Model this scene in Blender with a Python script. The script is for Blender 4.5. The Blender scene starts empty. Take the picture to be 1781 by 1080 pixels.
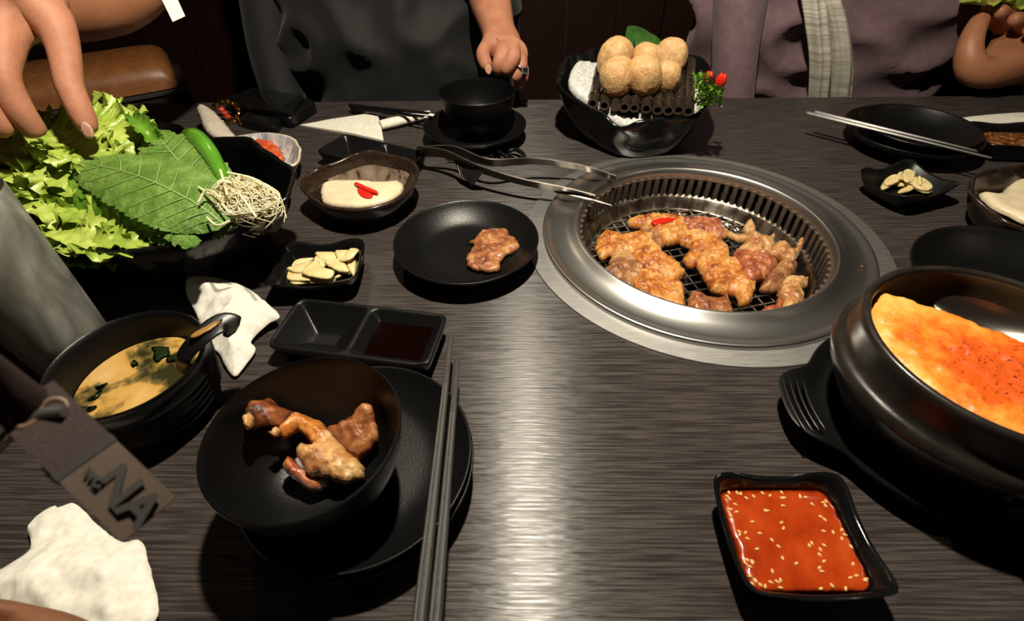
import bpy, math, random
import numpy as np
from mathutils import Vector, Matrix, noise
from mathutils.geometry import delaunay_2d_cdt

# ------------------------------------------------------------------ camera
F_PX, PITCH, ROLL, CX, CY, CAM_H = 869.27, 0.7542572, -0.0179221, 890.5, 540.0, 0.35
scene = bpy.context.scene
COL = scene.collection
cam_data = bpy.data.cameras.new('camera')
cam_data.sensor_width = 36.0
cam_data.lens = F_PX / 1781 * 36.0
cam_data.clip_start = 0.01
cam_data.dof.use_dof = True
cam_data.dof.focus_distance = 0.53
cam_data.dof.aperture_fstop = 9.5
camera = bpy.data.objects.new('camera', cam_data)
COL.objects.link(camera)
_c, _s = math.cos(ROLL), math.sin(ROLL)
_cp, _sp = math.cos(PITCH), math.sin(PITCH)
def _dir(x, y):
    x, y = _c*x - _s*y, _s*x + _c*y
    return Vector((x, _cp + _sp*y, -_sp + _cp*y))
_fwd = _dir(0, 0); _right = _dir(1, 0) - _fwd; _up = _dir(0, 1) - _fwd
camera.matrix_world = Matrix(((_right.x, _up.x, -_fwd.x, 0), (_right.y, _up.y, -_fwd.y, 0),
                              (_right.z, _up.z, -_fwd.z, CAM_H), (0, 0, 0, 1)))
scene.camera = camera
def A(px, py, z=0.0):
    """measured pixel of the photograph -> world point at height z (metres above the table top)"""
    d = _dir((px - CX) / F_PX, -(py - CY) / F_PX)
    t = (z - CAM_H) / d.z
    return Vector((d.x*t, d.y*t, z))
def AY(px, py, y):
    d = _dir((px - CX) / F_PX, -(py - CY) / F_PX)
    t = y / d.y
    return Vector((d.x*t, y, CAM_H + d.z*t))
def AD(px, py, depth):
    d = _dir((px - CX) / F_PX, -(py - CY) / F_PX)
    return Vector((d.x*depth, d.y*depth, CAM_H + d.z*depth))

# ------------------------------------------------------------------ light, world, exposure
scene.view_settings.view_transform = 'Standard'
scene.view_settings.look = 'None'
scene.view_settings.gamma = 1.0
scene.view_settings.use_curve_mapping = False
scene.view_settings.exposure = 0.0
scene.cycles.max_bounces = 8
scene.cycles.caustics_reflective = False
scene.cycles.caustics_refractive = False
scene.cycles.sample_clamp_indirect = 4.0
world = bpy.data.worlds.new('world'); scene.world = world
world.use_nodes = True
world.node_tree.nodes['Background'].inputs['Color'].default_value = (1.0, 0.78, 0.55, 1)
world.node_tree.nodes['Background'].inputs['Strength'].default_value = 0.011
def spot(name, loc, target, power, angle, blend, radius, color):
    l = bpy.data.lights.new(name, 'SPOT'); l.energy = power; l.spot_size = math.radians(angle)
    l.spot_blend = blend; l.shadow_soft_size = radius; l.color = color
    o = bpy.data.objects.new(name, l); COL.objects.link(o); o.location = loc
    o.rotation_euler = (Vector(target) - Vector(loc)).to_track_quat('-Z', 'Y').to_euler()
    return o
spot('pendant_spot', (0.03, 0.42, 0.86), (0.0, 0.48, 0), 52.0, 142, 0.6, 0.020, (1.0, 0.90, 0.72))
spot('back_fill_spot', (-0.9, 2.2, 1.75), (0.1, 0.8, 0), 7.0, 90, 0.8, 0.06, (1.0, 0.80, 0.58))  # added fill lamp from behind, no visible source, lifts the far table
spot('right_fill_spot', (1.9, -0.4, 1.7), (0.5, 0.9, 0), 6.0, 90, 0.8, 0.06, (1.0, 0.80, 0.58))  # added weak fill lamp from the near right, no visible source

# ------------------------------------------------------------------ materials
def ramp(nt, fac, stops):
    n = nt.nodes.new('ShaderNodeValToRGB')
    while len(n.color_ramp.elements) > 1: n.color_ramp.elements.remove(n.color_ramp.elements[0])
    n.color_ramp.elements[0].position = stops[0][0]; n.color_ramp.elements[0].color = (*stops[0][1], 1)
    for p, c in stops[1:]:
        e = n.color_ramp.elements.new(p); e.color = (*c, 1)
    nt.links.new(fac, n.inputs['Fac'])
    return n.outputs['Color']
def noise_tex(nt, scale, detail=4, rough=0.55, stretch=(1, 1, 1), dist=0.0):
    tc = nt.nodes.new('ShaderNodeTexCoord'); mp = nt.nodes.new('ShaderNodeMapping')
    mp.inputs['Scale'].default_value = stretch
    nt.links.new(tc.outputs['Object'], mp.inputs['Vector'])
    n = nt.nodes.new('ShaderNodeTexNoise')
    n.inputs['Scale'].default_value = scale; n.inputs['Detail'].default_value = detail
    n.inputs['Roughness'].default_value = rough; n.inputs['Distortion'].default_value = dist
    nt.links.new(mp.outputs['Vector'], n.inputs['Vector'])
    return n.outputs['Fac']
def mat(name, stops, scale=60, rough=0.5, metal=0.0, bump=0.0, bscale=None, bdist=0.002, coat=0.0, sss=0.0, sss_r=(0.006, 0.003, 0.0015),
        stretch=(1, 1, 1), detail=4, spec=0.5, trans=0.0, ior=1.45, rvar=0.0, bstretch=None, dist=0.0, sheen=0.0, coat_rough=0.15, alpha=1.0):
    m = bpy.data.materials.new(name); m.use_nodes = True
    nt = m.node_tree; b = nt.nodes['Principled BSDF']
    b.inputs['Roughness'].default_value = rough; b.inputs['Metallic'].default_value = metal
    b.inputs['Specular IOR Level'].default_value = spec; b.inputs['IOR'].default_value = ior
    b.inputs['Coat Weight'].default_value = coat; b.inputs['Coat Roughness'].default_value = coat_rough
    b.inputs['Transmission Weight'].default_value = trans
    b.inputs['Sheen Weight'].default_value = sheen
    if sss:
        b.inputs['Subsurface Weight'].default_value = sss
        b.inputs['Subsurface Radius'].default_value = sss_r
        b.inputs['Subsurface Scale'].default_value = 1.0
    if isinstance(stops[0], (int, float)):
        stops = [(0.3, tuple(0.86*v for v in stops)), (0.7, tuple(min(1, 1.1*v) for v in stops))]
    f = noise_tex(nt, scale, detail, 0.55, stretch, dist)
    nt.links.new(ramp(nt, f, stops), b.inputs['Base Color'])
    if rvar:
        mr = nt.nodes.new('ShaderNodeMapRange')
        mr.inputs['To Min'].default_value = max(0.02, rough - rvar); mr.inputs['To Max'].default_value = min(1, rough + rvar)
        mr.inputs['From Min'].default_value = 0.3; mr.inputs['From Max'].default_value = 0.7
        nt.links.new(f, mr.inputs['Value']); nt.links.new(mr.outputs['Result'], b.inputs['Roughness'])
    if bump:
        f2 = noise_tex(nt, bscale or scale, 5, 0.6, bstretch or stretch)
        bp = nt.nodes.new('ShaderNodeBump'); bp.inputs['Strength'].default_value = bump; bp.inputs['Distance'].default_value = bdist
        nt.links.new(f2, bp.inputs['Height']); nt.links.new(bp.outputs['Normal'], b.inputs['Normal'])
        if coat: nt.links.new(bp.outputs['Normal'], b.inputs['Coat Normal'])
    m['bsdf'] = b.name
    return m

M = {}
M['table'] = mat('table_laminate', [(0.25, (0.018, 0.0145, 0.014)), (0.46, (0.033, 0.027, 0.0255)), (0.6, (0.072, 0.060, 0.056)), (0.72, (0.030, 0.025, 0.0235)), (0.85, (0.06, 0.05, 0.047))],
                 scale=1.0, stretch=(18, 600, 18), detail=7, rough=0.37, bump=0.8, bscale=1.0, bstretch=(40, 480, 40), bdist=0.0005, rvar=0.12, spec=0.5)
nt_ = M['table'].node_tree; b_ = nt_.nodes['Principled BSDF']; b_.inputs['Anisotropic'].default_value = 0.93
cx_ = nt_.nodes.new('ShaderNodeCombineXYZ'); cx_.inputs['Y'].default_value = 1.0; nt_.links.new(cx_.outputs['Vector'], b_.inputs['Tangent'])
for n_ in nt_.nodes:
    if n_.type == 'TEX_NOISE' and n_.inputs['Detail'].default_value == 5: n_.inputs['Detail'].default_value = 1.5
M['table_edge'] = mat('table_edge', (0.02, 0.016, 0.015), rough=0.4)
M['black'] = mat('matt_black_melamine', (0.0045, 0.0045, 0.0047), scale=300, rough=0.34, bump=0.38, bscale=560, bdist=0.0005, spec=0.36)
M['black_gloss'] = mat('black_glaze', (0.0045, 0.0048, 0.005), scale=60, rough=0.17, bump=0.28, bscale=70, bdist=0.0012, spec=0.5, rvar=0.05)
M['black_plastic'] = mat('black_plastic', (0.005, 0.005, 0.005), scale=60, rough=0.36)
M['brown_glaze'] = mat('brown_glaze', [(0.3, (0.010, 0.006, 0.004)), (0.55, (0.028, 0.016, 0.011)), (0.75, (0.06, 0.035, 0.022))], scale=420, rough=0.25, bump=0.15, bscale=300, bdist=0.0005)
M['brown_inner'] = mat('sand_brushed_glaze', [(0.36, (0.022, 0.013, 0.010)), (0.43, (0.20, 0.145, 0.10)), (0.6, (0.33, 0.25, 0.18))], scale=62, detail=5, rough=0.35, stretch=(1.6, 1.6, 0.45))
M['steel'] = mat('brushed_steel', [(0.3, (0.56, 0.55, 0.53)), (0.7, (0.63, 0.62, 0.60))], scale=16, rough=0.33, metal=1.0, bump=0.0)
M['steel_plate'] = mat('brushed_steel_plate', [(0.3, (0.54, 0.53, 0.51)), (0.7, (0.66, 0.645, 0.62))], scale=40, rough=0.46, metal=1.0, bump=0.10, bscale=40, bstretch=(3, 40, 3), bdist=0.0002, rvar=0.03, stretch=(1, 25, 1))
M['steel_dark'] = mat('heat_stained_steel', [(0.3, (0.22, 0.17, 0.13)), (0.7, (0.42, 0.36, 0.30))], scale=25, rough=0.32, metal=1.0, rvar=0.1, bump=0.1, bscale=120, bdist=0.0006)
M['slat'] = mat('sooty_slat_steel', (0.17, 0.135, 0.105), rough=0.5, metal=0.6)
M['soot'] = mat('soot', (0.012, 0.009, 0.008), rough=0.7)
M['wire'] = mat('grate_wire_steel', [(0.32, (0.16, 0.12, 0.09)), (0.5, (0.6, 0.54, 0.46))], scale=45, rough=0.33, metal=1.0)
M['ash'] = mat('ashy_charcoal', [(0.35, (0.015, 0.013, 0.012)), (0.55, (0.12, 0.11, 0.10)), (0.7, (0.45, 0.42, 0.38))], scale=70, rough=0.85, bump=0.5, bscale=120)
M['paper'] = mat('white_paper', (0.76, 0.73, 0.65), scale=200, rough=0.85, bump=0.06, bscale=650, bdist=0.0003)
M['napkin'] = mat('white_napkin', (0.80, 0.76, 0.66), scale=200, rough=0.85, bump=0.05, bscale=900, bdist=0.0003)
M['garlic'] = mat('raw_garlic', [(0.3, (0.62, 0.47, 0.20)), (0.6, (0.76, 0.62, 0.32)), (0.8, (0.82, 0.71, 0.44))], scale=90, rough=0.38, sss=0.25, sss_r=(0.006, 0.004, 0.002))
M['cream'] = mat('thick_cream_sauce', (0.76, 0.64, 0.43), scale=40, rough=0.3, sss=0.2, coat=0.2)
M['chili_red'] = mat('red_chili', (0.72, 0.02, 0.008), scale=80, rough=0.2, coat=0.5)
M['chili_green'] = mat('green_chili', [(0.3, (0.06, 0.20, 0.012)), (0.7, (0.11, 0.32, 0.025))], scale=25, rough=0.16, coat=0.6)
M['soy'] = mat('soy_sauce', (0.0035, 0.0009, 0.0005), rough=0.04, spec=0.5)
M['red_sauce'] = mat('red_chili_sauce', [(0.3, (0.27, 0.022, 0.003)), (0.6, (0.40, 0.046, 0.006)), (0.8, (0.48, 0.08, 0.014))], scale=45, rough=0.16, coat=0.35, bump=0.15, bscale=260, bdist=0.0005)
M['sesame'] = mat('sesame_seed', (0.72, 0.46, 0.17), rough=0.4)
M['egg'] = None
M['pot'] = mat('stoneware_black', [(0.3, (0.010, 0.008, 0.007)), (0.7, (0.022, 0.018, 0.015))], scale=40, rough=0.3, bump=0.2, bscale=350, bdist=0.0005, rvar=0.08)
M['pot_in'] = mat('stoneware_inner', [(0.3, (0.05, 0.03, 0.015)), (0.7, (0.14, 0.085, 0.04))], scale=30, rough=0.3)
M['ice'] = mat('crushed_ice', (0.62, 0.62, 0.60), scale=200, rough=0.35, sss=0.3, sss_r=(0.01, 0.01, 0.01), bump=0.6, bscale=220, bdist=0.003)
M['bamboo'] = mat('dark_bamboo', [(0.3, (0.010, 0.007, 0.005)), (0.6, (0.030, 0.021, 0.014)), (0.8, (0.10, 0.055, 0.03))], scale=40, rough=0.28, stretch=(6, 1, 6))
M['bamboo_in'] = mat('bamboo_cut_end', (0.075, 0.05, 0.035), rough=0.6)
M['scallop'] = mat('scallop_ball', [(0.29, (0.30, 0.14, 0.05)), (0.36, (0.56, 0.31, 0.13)), (0.55, (0.63, 0.385, 0.17)), (0.72, (0.72, 0.50, 0.27))], scale=130, detail=8, rough=0.5, sss=0.2, bump=0.7, bscale=330, bdist=0.0018, coat=0.08)
M['leaf_bamboo'] = mat('bamboo_leaf', [(0.3, (0.025, 0.09, 0.018)), (0.7, (0.055, 0.16, 0.03))], scale=30, rough=0.35, stretch=(1, 10, 1))
M['parsley'] = mat('parsley', [(0.3, (0.10, 0.24, 0.02)), (0.7, (0.25, 0.46, 0.06))], scale=120, rough=0.45)
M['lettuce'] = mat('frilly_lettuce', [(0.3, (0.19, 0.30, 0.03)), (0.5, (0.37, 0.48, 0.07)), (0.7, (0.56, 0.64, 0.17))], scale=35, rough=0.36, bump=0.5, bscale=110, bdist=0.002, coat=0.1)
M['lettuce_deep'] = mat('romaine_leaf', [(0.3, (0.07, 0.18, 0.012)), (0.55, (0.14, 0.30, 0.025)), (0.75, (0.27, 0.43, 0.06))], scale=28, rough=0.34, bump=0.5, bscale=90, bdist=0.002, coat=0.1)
M['perilla'] = mat('perilla_leaf', [(0.3, (0.055, 0.135, 0.016)), (0.5, (0.115, 0.225, 0.035)), (0.72, (0.20, 0.33, 0.075))], scale=48, detail=6, rough=0.36, bump=0.9, bscale=150, bdist=0.0026)
M['vein'] = mat('leaf_vein', (0.30, 0.43, 0.14), rough=0.4)
M['scallion'] = mat('shredded_scallion', [(0.3, (0.80, 0.68, 0.38)), (0.7, (0.92, 0.87, 0.62))], scale=30, rough=0.35, sss=0.3, sss_r=(0.006, 0.005, 0.003))
M['skin'] = mat('skin', [(0.3, (0.38, 0.155, 0.088)), (0.7, (0.50, 0.225, 0.135))], scale=45, detail=6, rough=0.56, sss=0.15, sss_r=(0.012, 0.004, 0.002), bump=0.30, bscale=220, bdist=0.0014, spec=0.35)
M['skin_tan'] = mat('skin_tan', [(0.3, (0.34, 0.14, 0.068)), (0.7, (0.42, 0.18, 0.092))], scale=28, rough=0.48, sss=0.15, sss_r=(0.012, 0.004, 0.002), bump=0.12, bscale=160, bdist=0.0012)
M['skin_shade'] = mat('skin_painted_shade', [(0.3, (0.15, 0.062, 0.03)), (0.7, (0.19, 0.08, 0.04))], scale=28, rough=0.55, sss=0.1, sss_r=(0.012, 0.004, 0.002), bump=0.12, bscale=160, bdist=0.0012)  # skin copy darkened so the near hand's shade sits in its colour
M['nail'] = mat('finger_nail', (0.55, 0.30, 0.21), rough=0.25)
M['tee'] = mat('black_cotton', (0.0065, 0.0065, 0.0072), scale=200, rough=0.75, bump=0.2, bscale=900, bdist=0.0004, sheen=0.08)
M['mauve'] = mat('mauve_cloth', [(0.3, (0.125, 0.075, 0.088)), (0.7, (0.17, 0.105, 0.12))], scale=60, rough=0.85, bump=0.2, bscale=700, bdist=0.0005, sheen=0.1)
M['satin'] = mat('silver_satin', [(0.35, (0.42, 0.39, 0.32)), (0.65, (0.80, 0.77, 0.66))], scale=8, stretch=(1, 1, 30), rough=0.42, metal=0.2)
M['leather'] = mat('tan_leather', [(0.3, (0.18, 0.065, 0.018)), (0.7, (0.26, 0.10, 0.03))], scale=60, rough=0.4, bump=0.2, bscale=200, bdist=0.0008)
M['wall'] = mat('dark_red_panel', [(0.3, (0.011, 0.0035, 0.002)), (0.7, (0.020, 0.006, 0.0035))], scale=14, stretch=(6, 1, 1), rough=0.4)
M['floor'] = mat('dark_floor', (0.012, 0.010, 0.009), rough=0.5)
M['gold'] = mat('gold', (0.80, 0.55, 0.18), rough=0.15, metal=1.0)
M['silver'] = mat('silver', (0.75, 0.72, 0.64), rough=0.2, metal=1.0)
M['gem'] = mat('red_gem', (0.5, 0.05, 0.02), rough=0.08, coat=0.5)
M['screen'] = mat('dark_glass_screen', (0.006, 0.006, 0.006), rough=0.05)
M['kimchi'] = mat('kimchi', [(0.35, (0.48, 0.05, 0.012)), (0.65, (0.66, 0.14, 0.04))], scale=70, rough=0.25, bump=0.5, bscale=160, coat=0.3)
M['blueware'] = mat('blue_brushed_glaze', [(0.38, (0.20, 0.23, 0.29)), (0.5, (0.42, 0.44, 0.46)), (0.62, (0.62, 0.60, 0.54))], scale=30, stretch=(3, 3, 0.6), rough=0.25, dist=1.0)
M['cream_glaze'] = mat('cream_glaze', (0.66, 0.58, 0.44), rough=0.25)
M['porcelain'] = mat('off_white_porcelain', (0.60, 0.53, 0.44), rough=0.3)
M['steel_chop'] = mat('grey_metal_chopstick', (0.30, 0.29, 0.28), rough=0.3, metal=0.9, scale=90)
M['chop_dark'] = mat('dark_grey_chopstick', [(0.35, (0.035, 0.034, 0.033)), (0.65, (0.085, 0.083, 0.08))], scale=1100, rough=0.33, spec=0.6)
M['chop_line'] = mat('chopstick_ridge', (0.25, 0.245, 0.235), rough=0.35, metal=0.5)
M['strap'] = mat('dark_brown_strap', (0.014, 0.0045, 0.003), rough=0.75, bump=0.3, bscale=900)
M['strap_tag'] = mat('beige_strap_tag', (0.055, 0.035, 0.024), rough=0.8)  # tag and strap colours darkened to stand in for their unlit side
M['strap_print'] = mat('dark_brown_print', (0.005, 0.003, 0.0025), rough=0.7)
M['strap_gold'] = mat('dull_gold_print', (0.075, 0.040, 0.016), rough=0.5)
M['miso'] = mat('miso_broth', [(0.42, (0.030, 0.028, 0.010)), (0.47, (0.16, 0.11, 0.03)), (0.52, (0.52, 0.30, 0.075)), (0.7, (0.64, 0.40, 0.13))], scale=24, detail=5, rough=0.08, coat=0.4, dist=0.3)
M['seaweed'] = mat('wakame', (0.012, 0.022, 0.008), rough=0.12)
M['flakes'] = mat('chili_flakes_sauce', [(0.35, (0.05, 0.015, 0.006)), (0.55, (0.20, 0.07, 0.02)), (0.75, (0.50, 0.30, 0.12))], scale=170, rough=0.25, bump=0.6, bscale=200)
def meat(name, a, b, c, d, scale=38, spec=0.5):
    return mat(name, [(0.33, a), (0.43, b), (0.54, c), (0.68, d)], scale=scale*1.35, detail=5, rough=0.30, bump=0.65, bscale=190, bdist=0.0024, coat=0.75, coat_rough=0.06, sss=0.08, dist=0.7)
M['meat_gold'] = meat('glazed_chicken', (0.20, 0.042, 0.007), (0.46, 0.145, 0.024), (0.62, 0.26, 0.06), (0.74, 0.42, 0.15))
M['meat_pale'] = meat('pale_chicken', (0.24, 0.075, 0.022), (0.46, 0.20, 0.065), (0.62, 0.36, 0.14), (0.72, 0.50, 0.25))
M['meat_grey'] = meat('grey_brown_meat', (0.12, 0.038, 0.016), (0.25, 0.10, 0.045), (0.40, 0.19, 0.075), (0.56, 0.30, 0.11))
M['meat_pink'] = meat('pink_brown_meat', (0.17, 0.032, 0.013), (0.34, 0.085, 0.034), (0.46, 0.15, 0.06), (0.58, 0.26, 0.10))
M['meat_beef'] = meat('seared_beef', (0.11, 0.030, 0.011), (0.24, 0.075, 0.026), (0.36, 0.13, 0.045), (0.52, 0.26, 0.10), scale=60)
M['char'] = meat('charred_skin', (0.025, 0.009, 0.004), (0.12, 0.032, 0.012), (0.28, 0.085, 0.026), (0.45, 0.2, 0.07))

# egg custard: orange ring round a red, pepper-speckled middle (colour of the food itself)
def egg_material():
    m = bpy.data.materials.new('steamed_egg'); m.use_nodes = True
    nt = m.node_tree; b = nt.nodes['Principled BSDF']; L = nt.links.new
    tc = nt.nodes.new('ShaderNodeTexCoord'); ln = nt.nodes.new('ShaderNodeVectorMath'); ln.operation = 'LENGTH'
    L(tc.outputs['Object'], ln.inputs[0])
    f = noise_tex(nt, 38, 5, 0.6)
    ma = nt.nodes.new('ShaderNodeMath'); ma.operation = 'MULTIPLY_ADD'; ma.inputs[1].default_value = 11.0
    mb = nt.nodes.new('ShaderNodeMath'); mb.operation = 'MULTIPLY_ADD'; mb.inputs[1].default_value = 1.6; mb.inputs[2].default_value = -0.8
    L(f, mb.inputs[0]); L(ln.outputs['Value'], ma.inputs[0]); L(mb.outputs[0], ma.inputs[2])
    col = ramp(nt, ma.outputs[0], [(0.05, (0.60, 0.085, 0.008)), (0.45, (0.66, 0.10, 0.008)), (0.62, (0.74, 0.20, 0.018)), (0.85, (0.76, 0.33, 0.05)), (1.0, (0.78, 0.40, 0.085))])
    sp = noise_tex(nt, 330, 2, 0.5)
    r2 = ramp(nt, sp, [(0.60, (1, 1, 1)), (0.66, (0.18, 0.05, 0.02))])
    mx = nt.nodes.new('ShaderNodeMix'); mx.data_type = 'RGBA'; mx.blend_type = 'MULTIPLY'
    rr = ramp(nt, ma.outputs[0], [(0.25, (0.9, 0.9, 0.9)), (0.62, (0.12, 0.12, 0.12)), (0.9, (0, 0, 0))])
    L(rr, mx.inputs['Factor']); L(col, mx.inputs['A']); L(r2, mx.inputs['B'])
    L(mx.outputs['Result'], b.inputs['Base Color'])
    b.inputs['Roughness'].default_value = 0.42; b.inputs['Subsurface Weight'].default_value = 0.1
    b.inputs['Subsurface Radius'].default_value = (0.006, 0.003, 0.001)
    bp = nt.nodes.new('ShaderNodeBump'); bp.inputs['Strength'].default_value = 0.6; bp.inputs['Distance'].default_value = 0.002
    L(noise_tex(nt, 170, 4, 0.6), bp.inputs['Height']); L(bp.outputs['Normal'], b.inputs['Normal'])
    return m
M['egg'] = egg_material()
def glass_material():
    m = bpy.data.materials.new('frosted_condensation_glass'); m.use_nodes = True
    nt = m.node_tree; b = nt.nodes['Principled BSDF']
    f = noise_tex(nt, 22, 5, 0.6, (1, 1, 0.6), 0.8)
    nt.links.new(ramp(nt, f, [(0.34, (0.20, 0.20, 0.17)), (0.5, (0.40, 0.40, 0.35)), (0.66, (0.72, 0.72, 0.64))]), b.inputs['Base Color'])
    b.inputs['Transmission Weight'].default_value = 0.52; b.inputs['IOR'].default_value = 1.15
    b.inputs['Roughness'].default_value = 0.38
    return m
M['glass'] = glass_material()
M['drink'] = mat('iced_drink', (0.30, 0.28, 0.22), scale=15, rough=0.1, trans=0.5, ior=1.33)

# ------------------------------------------------------------------ mesh helpers
def link(name, verts, faces, m, parent=None, sharp=50, mats=None, midx=None, smooth=True):
    me = bpy.data.meshes.new(name)
    me.from_pydata([tuple(v) for v in verts], [], faces)
    if smooth:
        me.polygons.foreach_set('use_smooth', [True]*len(me.polygons))
    for mm in (mats or [m]): me.materials.append(mm)
    if midx is not None: me.polygons.foreach_set('material_index', midx)
    me.update()
    if smooth and sharp: me.set_sharp_from_angle(angle=math.radians(sharp))
    o = bpy.data.objects.new(name, me); COL.objects.link(o)
    if parent: o.parent = parent
    return o
def tag(o, label=None, cat=None, group=None, kind=None):
    if label: o['label'] = label
    if cat: o['category'] = cat
    if group: o['group'] = group
    if kind: o['kind'] = kind
    return o
def empty(name, loc, label, cat, group=None, rz=0.0):
    o = bpy.data.objects.new(name, None); COL.objects.link(o); o.location = loc; o.rotation_euler = (0, 0, rz)
    o.empty_display_size = 0.02
    return tag(o, label, cat, group)
def place(o, loc=(0, 0, 0), rot=(0, 0, 0), scale=None):
    o.location = loc; o.rotation_euler = rot
    if scale: o.scale = (scale,)*3 if isinstance(scale, (int, float)) else scale
    return o
class Mesh:
    """collects shapes into one mesh"""
    def __init__(s): s.v = []; s.f = []; s.mi = []
    def add(s, v, f, mi=0):
        n = len(s.v); s.v += [tuple(p) for p in v]; s.f += [tuple(i+n for i in q) for q in f]; s.mi += [mi]*len(f)
        return s
    def box(s, c, h, R=None, mi=0):
        vs = [Vector((c[0]+sx*h[0], c[1]+sy*h[1], c[2]+sz*h[2])) if R is None else Vector(c)+R@Vector((sx*h[0], sy*h[1], sz*h[2]))
              for sx in (-1, 1) for sy in (-1, 1) for sz in (-1, 1)]
        return s.add(vs, [(0, 1, 3, 2), (4, 6, 7, 5), (0, 4, 5, 1), (2, 3, 7, 6), (0, 2, 6, 4), (1, 5, 7, 3)], mi)
    def tube(s, pts, r, n=8, mi=0, squash=1.0):
        v, f = tube_geo(pts, r, n, squash); return s.add(v, f, mi)
    def build(s, name, m, parent=None, sharp=50, mats=None, smooth=True):
        return link(name, s.v, s.f, m, parent, sharp, mats, s.mi if mats else None, smooth)
def tube_geo(pts, r, n=8, squash=1.0):
    pts = [Vector(p) for p in pts]; v = []; f = []
    rs = r if isinstance(r, (list, tuple)) else [r]*len(pts)
    ref = Vector((0, 0, 1)); prev = None
    for i, p in enumerate(pts):
        t = (pts[min(i+1, len(pts)-1)] - pts[max(i-1, 0)]).normalized()
        if prev is None:
            a = ref.cross(t)
            if a.length < 0.2: a = Vector((1, 0, 0)).cross(t)
            a.normalize()
        else:
            a = (prev - t*prev.dot(t)).normalized()
        b = t.cross(a); prev = a
        for k in range(n):
            th = 2*math.pi*k/n
            v.append(p + (a*math.cos(th) + b*math.sin(th)*squash)*rs[i])
    for i in range(len(pts)-1):
        for k in range(n):
            k2 = (k+1) % n
            f.append((i*n+k, i*n+k2, (i+1)*n+k2, (i+1)*n+k))
    f.append(tuple(range(n-1, -1, -1))); m0 = (len(pts)-1)*n
    f.append(tuple(m0+k for k in range(n)))
    return v, f
def curve_pts(P, n=24, closed=False):
    """Catmull-Rom through points of any dimension"""
    P = [np.array(p, float) for p in P]; out = []; m = len(P); segs = m if closed else m-1
    per = max(1, n//segs)
    for i in range(segs):
        p0 = P[(i-1) % m] if closed or i > 0 else P[0]*2-P[1]
        p1, p2 = P[i % m], P[(i+1) % m]
        p3 = P[(i+2) % m] if closed or i+2 < m else P[-1]*2-P[-2]
        for k in range(per):
            t = k/per
            out.append(0.5*((2*p1)+(p2-p0)*t+(2*p0-5*p1+4*p2-p3)*t*t+(3*p1-p0-3*p2+p3)*t**3))
    if not closed: out.append(P[-1])
    return out
def lathe(name, prof, m, parent=None, n=72, mod=None, mats=None, split=None, sharp=40):
    v = []; f = []; rings = []; mi = []
    for j, (r, z) in enumerate(prof):
        if r < 1e-6:
            rings.append([len(v)]); v.append(mod(0.0, 0.0, z) if mod else (0, 0, z))
        else:
            ring = []
            for k in range(n):
                th = 2*math.pi*k/n
                v.append(mod(th, r, z) if mod else (r*math.cos(th), r*math.sin(th), z)); ring.append(len(v)-1)
            rings.append(ring)
    for j in range(len(rings)-1):
        a, b = rings[j], rings[j+1]
        for k in range(n):
            k2 = (k+1) % n
            if len(a) == 1 and len(b) == 1: continue
            if len(a) == 1: q = (a[0], b[k2], b[k])
            elif len(b) == 1: q = (a[k], a[k2], b[0])
            else: q = (a[k], a[k2], b[k2], b[k])
            f.append(q); mi.append(0 if split is None or j < split else 1)
    return link(name, v, f, m, parent, sharp, mats, mi if mats else None)
def round_prof(P, n=4):
    return [tuple(q) for q in curve_pts(P, n*(len(P)-1))]
def skinned(name, chains, m, parent=None, levels=2, root=0):
    """one continuous surface grown round joints; chains of (x, y, z, radius), equal points are shared"""
    verts = []; rad = []; edges = []; idx = {}
    for ch in chains:
        last = None
        for q in ch:
            key = tuple(round(c, 5) for c in q[:3])
            if key not in idx:
                idx[key] = len(verts); verts.append(q[:3]); rad.append(q[3])
            i = idx[key]
            if last is not None and last != i: edges.append((last, i))
            last = i
    me = bpy.data.meshes.new(name); me.from_pydata(verts, edges, [])
    o = bpy.data.objects.new(name, me); COL.objects.link(o)
    md = o.modifiers.new('skin', 'SKIN'); md.use_smooth_shade = True
    for i, s in enumerate(me.skin_vertices[0].data):
        rr = rad[i]; s.radius = rr if isinstance(rr, (tuple, list)) else (rr, rr); s.use_root = (i == root)
    sb = o.modifiers.new('sub', 'SUBSURF'); sb.levels = levels; sb.render_levels = levels
    dg = bpy.context.evaluated_depsgraph_get()
    me2 = bpy.data.meshes.new_from_object(o.evaluated_get(dg))
    o.modifiers.clear(); o.data = me2; bpy.data.meshes.remove(me)
    me2.name = name; me2.materials.clear(); me2.materials.append(m)
    me2.polygons.foreach_set('use_smooth', [True]*len(me2.polygons)); me2.update()
    if parent: o.parent = parent
    return o
def wob(p, s, seed=0.0):
    return noise.noise(Vector(p)*s + Vector((seed*7.3, seed*3.1, seed*5.7)))
def seg_dist(P, poly):
    d = np.full(len(P), 1e9)
    for i in range(len(poly)):
        a = poly[i]; b = poly[(i+1) % len(poly)]; ab = b-a
        t = np.clip(((P-a)@ab)/max(1e-12, ab@ab), 0, 1)
        d = np.minimum(d, np.linalg.norm(P-(a+t[:, None]*ab), axis=1))
    return d
def inside(P, poly):
    x, y = P[:, 0], P[:, 1]; c = np.zeros(len(P), bool); j = len(poly)-1
    for i in range(len(poly)):
        xi, yi = poly[i]; xj, yj = poly[j]
        c ^= ((yi > y) != (yj > y)) & (x < (xj-xi)*(y-yi)/((yj-yi) or 1e-12)+xi); j = i
    return c
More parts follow.
